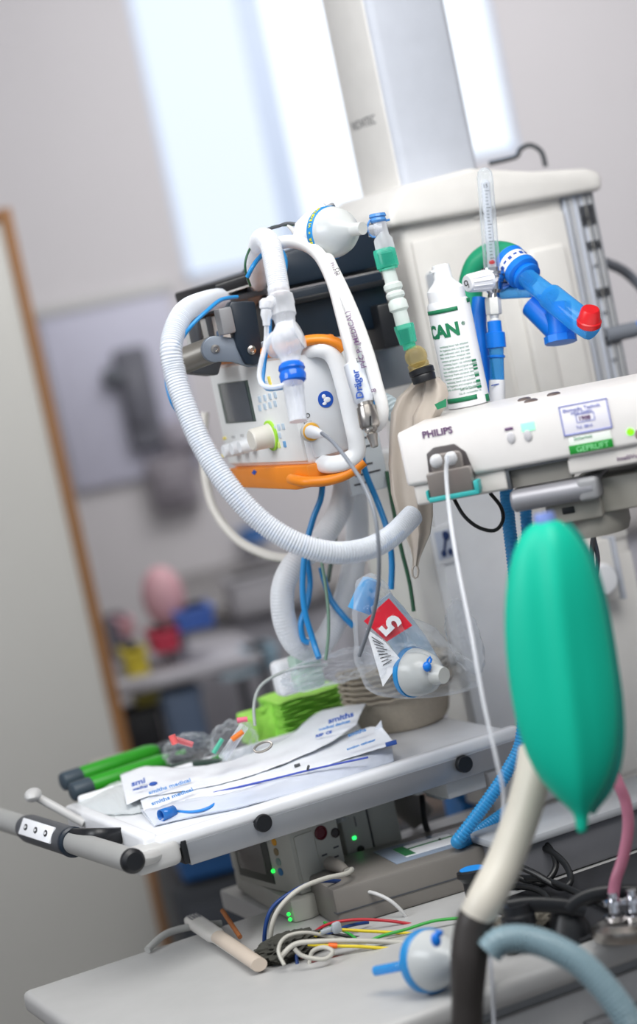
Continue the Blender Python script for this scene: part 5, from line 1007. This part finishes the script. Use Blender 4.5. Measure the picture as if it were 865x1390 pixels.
o = crumple('dark_fabric_strap', 0, PZ(395, 1285, zw+.012), .045, .03, .016, 31, 'dark olive crumpled strap under the left end of the leads', 'strap', m=mat('strap_olive', '#3a3a34', .9), amp=.5)
# dispenser tube, brown stick
r = thing('wrapped_swab', 'long white paper-wrapped swab lying across the trolley top', 'swab packet', PZ(300, 1270, zw))
A = PZ(258, 1247, zw+.012); B = PZ(345, 1305, zw+.012); ax = (B-A).normalized(); sd_ = ax.cross(V((0, 0, 1)))
mb = MB(); loft(mb, [(A.lerp(B, t), .0125*q_, .008*q_) for t, q_ in ((0, .45), (.03, .85), (.08, 1), (.42, 1), (.46, .8), (1, .8))], sd_, V((0, 0, 1)), 24, 3); mb.build('wrapper', mat('swab_wrap', '#d8d5cf', .45), r)
mb = MB(); f_ = Fr(A+ax*.012+V((0, 0, .0082))-sd_*-.006, 0, ax, V((0, 0, -1)), -sd_ if (-sd_).y > 0 else sd_)
for i in range(4): mb.text(['sterile single', 'use only lot', 'exp 2015 06', 'wooden swab'][i], Fr(A+ax*.012+V((0, 0, .0084))+(-sd_ if (-sd_).y > 0 else sd_)*(.005-.0042*i), 0, ax, V((0, 0, -1)), (-sd_ if (-sd_).y > 0 else sd_)), .0048)
mb.build('wrapper_print', mat('print_mid_grey', '#8c8c90', .6), r)
MB().tube([A.lerp(B, .47)+V((0, 0, .001)), B+ax*.02], .0105, 16, sq=(1, .8), smooth=False).build('inner_tube', mat('swab_beige', '#cdbfb0', .45), r)
o = MB().tube([PZ(302, 1236, zw+.03), PZ(326, 1272, zw+.008)], .0032, 10, smooth=False).build('wooden_spatula', mat('wood_brown', '#a8673a', .5)); tag(o, 'brown wooden stick leaning beside the wrapped swab', 'spatula')
hose('pale_cable_arc', [(200, 1290, 2.95), (225, 1268, 2.98), (260, 1258, 3.0), (300, 1254, 3.02)], 5, mat('cable_grey_pale', '#b5b5b2', .5), 2.98, lab='pale cable arc on the trolley edge at lower left', cat='cable')
crumple('clear_wrap', 0, P(415, 1123, 3.02), 60*px(1, 3), 30*px(1, 3), 9*px(1, 3), 41, 'clear crumpled film lying on top of the patient monitor', 'plastic wrap', amp=.5)
# ------------------------------------------------------------------ lower right
D = 2.42; k = px(1, D)
r = thing('suction_hose', 'thick beige hose with a dark cuff slanting down beside the green bag', 'hose', P(640, 1300, D))
hose('hose', [(728, 1020, 2.5), (722, 1060, 2.48), (708, 1110, 2.46), (685, 1170, 2.44), (660, 1220, 2.42), (648, 1245, 2.42)], 25, mat('hose_beige', '#cbc6ba', .45), 2.45, parent=r, seg=28)
MB().tube(pp([(652, 1238, 2.42), (642, 1262, 2.42), (636, 1320, 2.42), (634, 1420, 2.43)]), [px(25.5, 2.42), px(26, 2.42), px(22, 2.42), px(22, 2.42)], 28).build('cuff', mat('cuff_brown_black', '#302c2a', .5), r)
o = MB().tube(pp([(664, 1292, 2.40), (680, 1277, 2.40), (715, 1275, 2.40), (755, 1288, 2.39), (800, 1318, 2.38), (850, 1380, 2.37), (880, 1450, 2.37)]), px(19, 2.4), 24, corr=(.04, .005)).build('corrugated_hose', paleblue); tag(o, 'pale grey-blue corrugated hose at the bottom right edge', 'hose')
r = thing('bottom_filter', 'round breathing filter with blue rim and clip at the bottom edge', 'breathing filter', P(580, 1330, 2.55))
k = px(1, 2.55); a = P(582, 1304, 2.55); ax = (P(646, 1300, 2.48)-a).normalized()
mb = MB(); mb.lathe(a, ax, [(40*k, 0), (42*k, .004), (39*k, .014), (30*k, .032), (16*k, .046), (11*k, .05), (11*k, .075), (0, .075)], 40); mb.build('dome', clear('frosted_filter', '#dcdfdd', .62, .22), r)
mb = MB(); mb.lathe(a-ax*.006, ax, [(30*k, -.006), (42*k, -.002), (44*k, .0), (44*k, .010), (42*k, .012)], 44); mb.build('rim', cyan, r)
mb = MB(); q = P(592, 1276, 2.49); mb.ball(q, 7*k, 5*k, 10*k, 14); mb.ball(q+CU*9*k+CR*4*k, 6*k, 4*k, 5*k, 12); mb.build('blue_clip', blue, r)
MB().tube(pp([(560, 1308, 2.55), (536, 1313, 2.56), (510, 1318, 2.58)]), 7*k, 14).build('side_tube', clblue, r)
r = thing('pink_tube', 'pink flexible tube curving down at the right edge', 'tube', P(835, 1215, 2.6))
hose('tube', [(826, 1030, 2.62), (838, 1060, 2.6), (850, 1090, 2.6), (853, 1125, 2.6), (846, 1165, 2.6), (836, 1195, 2.6), (832, 1222, 2.6)], 8, pinktube, 2.6, parent=r, seg=18)
# grey cabinet block right behind
GB = Fr(P(640, 1160, 3.0), YE); GB = Fr(P(686, 1144, 2.87), YE)
r = thing('grey_cabinet', 'mid grey cabinet box with pale top edge behind the beige hose', 'cabinet', GB.p(.15, .1, -.4))
MB().box(GB, (0, 0, zw-GB.o.z+.001), (.32, .10, -.012), .005).build('carcass', mat('cabinet_grey', '#6a6b70', .5), r); MB().box(GB, (-.006, -.008, -.012), (.33, .11, 0), .004).build('top_edge', mat('cabinet_top', '#a5a8ac', .4), r)
# black lever, knobs, chrome posts on a black block
r = thing('anaesthesia_fitting', 'black lever fitting with chrome and clear posts at the lower right', 'valve fitting', P(780, 1290, 2.62))
d = 2.62; k = px(1, d)
mb = MB(); mb.tube(pp([(690, 1232, d), (720, 1228, d), (765, 1230, d), (795, 1236, d)]), 11*k, 16, sq=(.55, 1)); mb.build('lever', black, r)
mb = MB(); seglathe(mb, P(706, 1258, d), P(700, 1228, d), [(20*k, 0), (24*k, .1), (24*k, .5), (20*k, .6), (20*k, 1)], 28); mb.build('knob', black, r)
mb = MB(); seglathe(mb, P(776, 1300, d+.02), P(768, 1236, d+.02), [(36*k, 0), (38*k, .1), (30*k, .7), (22*k, .9), (20*k, 1)], 28); mb.build('valve_body', black, r)
mb = MB(); mb.tube(pp([(770, 1236, d), (790, 1222, d), (815, 1214, d), (850, 1212, d), (890, 1216, d)]), 12*k, 16, sq=(.6, 1)); mb.build('cover', black, r)
for (x0_, y0_, x1_, y1_, nm) in ((836, 1250, 831, 1212, 'chrome_post'), (862, 1250, 857, 1208, 'chrome_post')):
    mb = MB(); seglathe(mb, P(x0_, y0_, d-.03), P(x1_, y1_, d-.03), [(14*k, 0), (16*k, .2), (8*k, .3), (8*k, .55), (16*k, .6), (16*k, .75), (7*k, .8), (7*k, 1)], 24); mb.build(nm, chrome, r)
mb = MB(); seglathe(mb, P(848, 1275, d-.03), P(846, 1252, d-.03), [(40*k, 0), (44*k, .3), (44*k, .7), (34*k, 1)], 32); mb.build('metal_disc', steel, r)
q1 = PZ(655, 1235, zw); q2 = PZ(700, 1330, zw)
MF = Fr(V((q1.x, q1.y, zw)), YE); o = MB().box(MF, (0, -.24, .001), (.36, .0, .006), .002).build('rubber_mat', mat('mat_charcoal', '#232428', .6)); tag(o, 'charcoal rubber mat on the trolley under the black lever and chrome posts', 'mat')
r = thing('blue_button_knob', 'black knob with bright blue top standing left of the beige hose', 'knob', P(640, 1215, 2.95))
k = px(1, 2.8); mb = MB(); seglathe(mb, P(648, 1215, 2.8), P(641, 1180, 2.8), [(16*k, 0), (16*k, .55), (22*k, .75), (22*k, .95), (18*k, 1)], 32); mb.build('knob', black, r)
MB().lathe(P(641, 1180, 2.8), V((0, 0, 1)), [(17*k, -.002), (17*k, .001), (0, .0015)], 32).build('blue_top', mat('button_blue', '#1a8ae0', .35), r)
bc = [([(600, 1140, 3.0), (585, 1165, 3.0), (600, 1178, 2.98), (640, 1160, 2.96), (690, 1150, 2.95), (735, 1150, 2.9), (765, 1170, 2.85), (775, 1195, 2.8), (760, 1205, 2.8), (725, 1185, 2.82), (690, 1170, 2.85)], 'black cable coiling widely behind the beige hose'),
      ([(573, 1080, 3.1), (578, 1120, 3.08), (592, 1150, 3.06), (615, 1185, 3.03), (650, 1200, 3.0)], 'black cable hanging from under the tray to the blue hose bend'),
      ([(620, 1168, 2.98), (600, 1160, 3.0), (590, 1172, 3.0), (615, 1180, 2.97), (680, 1190, 2.9), (740, 1195, 2.82), (790, 1215, 2.75), (830, 1235, 2.68)], 'black cable running right towards the chrome posts'),
      ([(700, 1130, 2.95), (740, 1145, 2.9), (755, 1175, 2.86), (735, 1200, 2.85), (700, 1190, 2.86)], 'short black cable ring right of the beige hose'),
      ([(640, 1230, 2.9), (690, 1205, 2.85), (735, 1210, 2.8), (755, 1240, 2.76)], 'black cable passing above the black knob')]
for i, (pts, lb) in enumerate(bc): hose('black_cable', pts, 4.5, blackcable, 2.9, lab=lb, cat='cable')
o = crumple('dark_wrap', 0, PZ(720, 1262, zw+.01), .06, .05, .022, 51, 'dark crumpled gauze between the black knob and valve', 'gauze', m=mat('gauze_grey', '#5f5b52', .9), amp=.5)
r = thing('rail_bracket', 'pale bracket block fixed under the right end of the tray', 'bracket', P(640, 1075, 3.05))
MB().box(Fr(P(598, 1078, 3.05), YE), (0, 0, -.01), (.07, .05, .022), .003).build('block', mat('bracket_pale', '#bfc4c6', .4), r)
MB().lathe(P(614, 1058, 3.045), -WF.y, [(.005, 0), (.005, .004), (0, .005)], 16).build('bolt', dgrey, r)
o = hose('swivel_boom', [(520, 1075, 3.3), (548, 1088, 3.3), (575, 1112, 3.3)], [20, 22, 20], mat('arm_taupe', '#7e7d7a', .5), 3.3, lab='grey swivel boom seen behind the small monitor module', cat='boom')
# ------------------------------------------------------------------ blurred far background against the back wall
def bgt(name, lab, cat, px_, py_, d): return thing(name, lab, cat, P(px_, py_, d))
# poster board
def wallplane(x, y, off=.02): return onplane(x, y, V((0, WD-off, 0)), V((0, 1, 0)))
q = wallplane(165, 530); r = thing('wall_board', 'pale lilac notice board on the back wall beside the oak edge', 'notice board', q)
MB().box(Fr(q), (-.19, -.01, -.26), (.19, .018, .26), .004).build('board', mat('board_lilac', '#c6c6d8', .5), r); MB().box(Fr(q), (-.20, -.02, .25), (.20, .018, .28), .003).build('top_strip', lgrey, r)
for (x, y, w_, h_, c_, nm, lab, cat) in [(190, 540, .05, .15, '#6a6b75', 'glove_holder', 'dark blurred holder on the back wall right of the board', 'holder'), (236, 652, .07, .08, '#8b868e', 'instrument_holder', 'grey blurred instrument holder on the back wall', 'holder'),
                                  (160, 510, .04, .03, '#666a72', 'board_clip', 'small grey clip on the notice board', 'clip'), (250, 590, .06, .05, '#a09ba6', 'wall_socket', 'pale grey socket on the back wall left of the long hose', 'socket')]:
    q = wallplane(x, y, .0); r = thing(nm, lab, cat, q); MB().box(Fr(q), (-w_, -.08, -h_), (w_, -.002, h_), .02, 3).build('body', mat('bg_'+c_[1:], c_, .6), r); MB().box(Fr(q), (-w_*.6, -.10, -h_*.5), (w_*.5, -.08, h_*.6), .01).build('front', mat('bg2_'+c_[1:], c_, .4), r)
# counter with things
cz = P(330, 800, 6.0).z; CY = 5.75; cxl = P(215, 800, 5.8).x
r = thing('back_counter', 'blurred grey counter with pale worktop along the back wall', 'counter', (0.3, 6.1, 0))
MB().box(Fr((0, 0, 0)), (cxl, CY, cz-.04), (2.2, WD-.01, cz), .006).build('counter_worktop', mat('counter_grey', '#8f8c8c', .5), r)
MB().box(Fr((0, 0, 0)), (cxl+.03, CY+.04, .08), (2.18, WD-.01, cz-.041), .004).build('carcass', mat('counter_body', '#a5a3a9', .6), r)
xx = cxl+.04
for i in range(4): f_ = MB().box(Fr((0, 0, 0)), (xx+.5*i, CY+.02, .12), (xx+.49+.5*i, CY+.04, cz-.06), .004).build('door', mat('counter_door', '#a9a8b0', .55), r); MB().box(Fr((0, 0, 0)), (xx+.42+.5*i, CY, cz-.3), (xx+.44+.5*i, CY+.02, cz-.12), .003).build('handle', grey, f_)
MB().box(Fr((0, 0, 0)), (cxl+.06, CY+.1, 0), (2.1, WD-.05, .081)).build('plinth', dgrey, r)
# coloured things in front of the counter on a side trolley
SD = 5.25
def bb_(x, y, d=SD): return P(x, y, d)
tb = bb_(225, 905, SD); TZ = tb.z
r = thing('side_trolley', 'blurred dark side trolley with shelves beyond the tray', 'trolley', (tb.x, tb.y, 0))
SF = Fr((tb.x, tb.y, 0), 10)
MB().box(SF, (-.16, -.1, TZ-.03), (.22, .35, TZ), .005).build('top_shelf', mat('side_grey', '#aaa8ae', .5), r); MB().box(SF, (-.16, -.1, TZ-.5), (.22, .35, TZ-.47), .005).build('lower_shelf', mat('side_grey', '#aaa8ae', .5), r)
for (x, y) in ((-.15, -.09), (.21, -.09), (-.15, .34), (.21, .34)): MB().tube([SF.p(x, y, .01), SF.p(x, y, TZ-.001)], .012, 12, smooth=False).build('post', dgrey, r)
def tub(nm, x, y, d, w_, h_, c_, lab, cat, sh='box'):
    q = P(x, y, d) if nm != 'blue_cloth' else wallplane(x, y, .085)
    r = thing(nm, lab, cat, q-V((0, 0, h_/2)))
    m_ = mat('tub_'+c_[1:], c_, .5); f_ = Fr(q, 10)
    if sh == 'box': MB().box(f_, (-w_/2, -.05, -h_/2), (w_/2, .08, h_/2), min(w_, h_)*.15, 3).build('body', m_, r); MB().box(f_, (-w_/2-.005, -.055, h_/2-.012), (w_/2+.005, .085, h_/2), .004).build('rim', m_, r)
    else: MB().ball(q, w_/2, w_*.35, h_/2, 28).build('body', m_, r); MB().tube([q+V((0, 0, -h_*.45)), q+V((0, 0, -h_*.6))], w_*.12, 14, smooth=False).build('neck', m_, r)
tub('rubber_bag', 222, 810, SD, .10, .145, '#c79aa2', 'blurred pale pink rubber bag beyond the coiled hose', 'rubber bag', 'ball')
tub('blue_pouch', 262, 838, SD, .085, .05, '#3f62b0', 'blurred blue pouch right of the pink rubber bag', 'pouch')
tub('red_tub', 222, 868, SD, .062, .05, '#b8324a', 'blurred red tub below the pink rubber bag', 'tub')
tub('yellow_tub', 184, 900, SD, .05, .07, '#c9b632', 'upper blurred yellow tub beside the oak edge', 'tub')
tub('yellow_tub', 196, 938, SD, .06, .05, '#a99f4c', 'lower dull yellow tub beside the oak edge', 'tub')
tub('dark_bin', 192, 990, SD, .09, .10, '#2c2d31', 'blurred black bin below the yellow tubs', 'bin')
tub('dark_bin', 165, 880, SD+.3, .05, .16, '#6c6b78', 'blurred grey bin right against the oak edge', 'bin')
tub('pink_cup', 170, 850, SD+.1, .03, .04, '#d3a0ac', 'small blurred pink cup above the yellow tub', 'cup')
tub('blue_bag', 250, 975, SD, .09, .14, '#5c6c84', 'blurred slate blue bag above the left packets', 'bag')
tub('white_cup', 235, 858, SD+.1, .05, .14, '#b5b3bd', 'blurred pale container left of the slate blue bag', 'container')
tub('pale_bowl', 322, 908, SD, .09, .03, '#b9cbd6', 'blurred pale blue bowl left of the thin grey tube arch', 'bowl')
tub('teal_box', 352, 893, SD, .07, .05, '#86a3b4', 'blurred grey-teal box behind the lime cloth', 'box')
tub('cardboard_box', 370, 800, 5.6, .22, .10, '#9c9a9e', 'blurred grey box on the counter behind the coiled hose', 'box')
tub('blue_cloth', 345, 725, 5.0, .07, .035, '#3f7cc4', 'blurred blue cloth behind the cream tube', 'cloth')
tub('dark_case', 318, 1116, 4.62, .25, .18, '#1c2430', 'large dark blurred case under the tray at left', 'case')
tub('navy_pillow', 285, 1165, 4.52, .13, .05, '#1b4a7c', 'blurred deep blue cushion on the dark case', 'cushion')
tub('brown_crate', 545, 1088, 4.7, .20, .10, '#8a7b72', 'blurred brownish crate seen under the tray behind the monitors', 'crate')
tub('blue_upright', 630, 1100, 3.5, .025, .08, '#2a78c0', 'small blurred blue upright behind the blue hose', 'upright')
# floor-standing dark cabinet behind
r = thing('dark_cabinet', 'dark low cabinet standing on the floor beneath the blurred cases', 'cabinet', P(330, 1300, 4.5)*1)
q = P(232, 1205, 4.5); f_ = Fr((q.x, q.y, 0), 10); MB().box(f_, (0, -.02, .02), (.75, .36, q.z), .01).build('carcass', mat('cabinet_charcoal', '#2a2d33', .5), r); MB().box(f_, (.02, -.032, .06), (.36, -.02, q.z-.04), .004).build('door', mat('cabinet_charcoal2', '#31343b', .45), r); MB().box(f_, (.37, -.032, .06), (.73, -.02, q.z-.04), .004).build('door', mat('cabinet_charcoal2', '#31343b', .45), r)
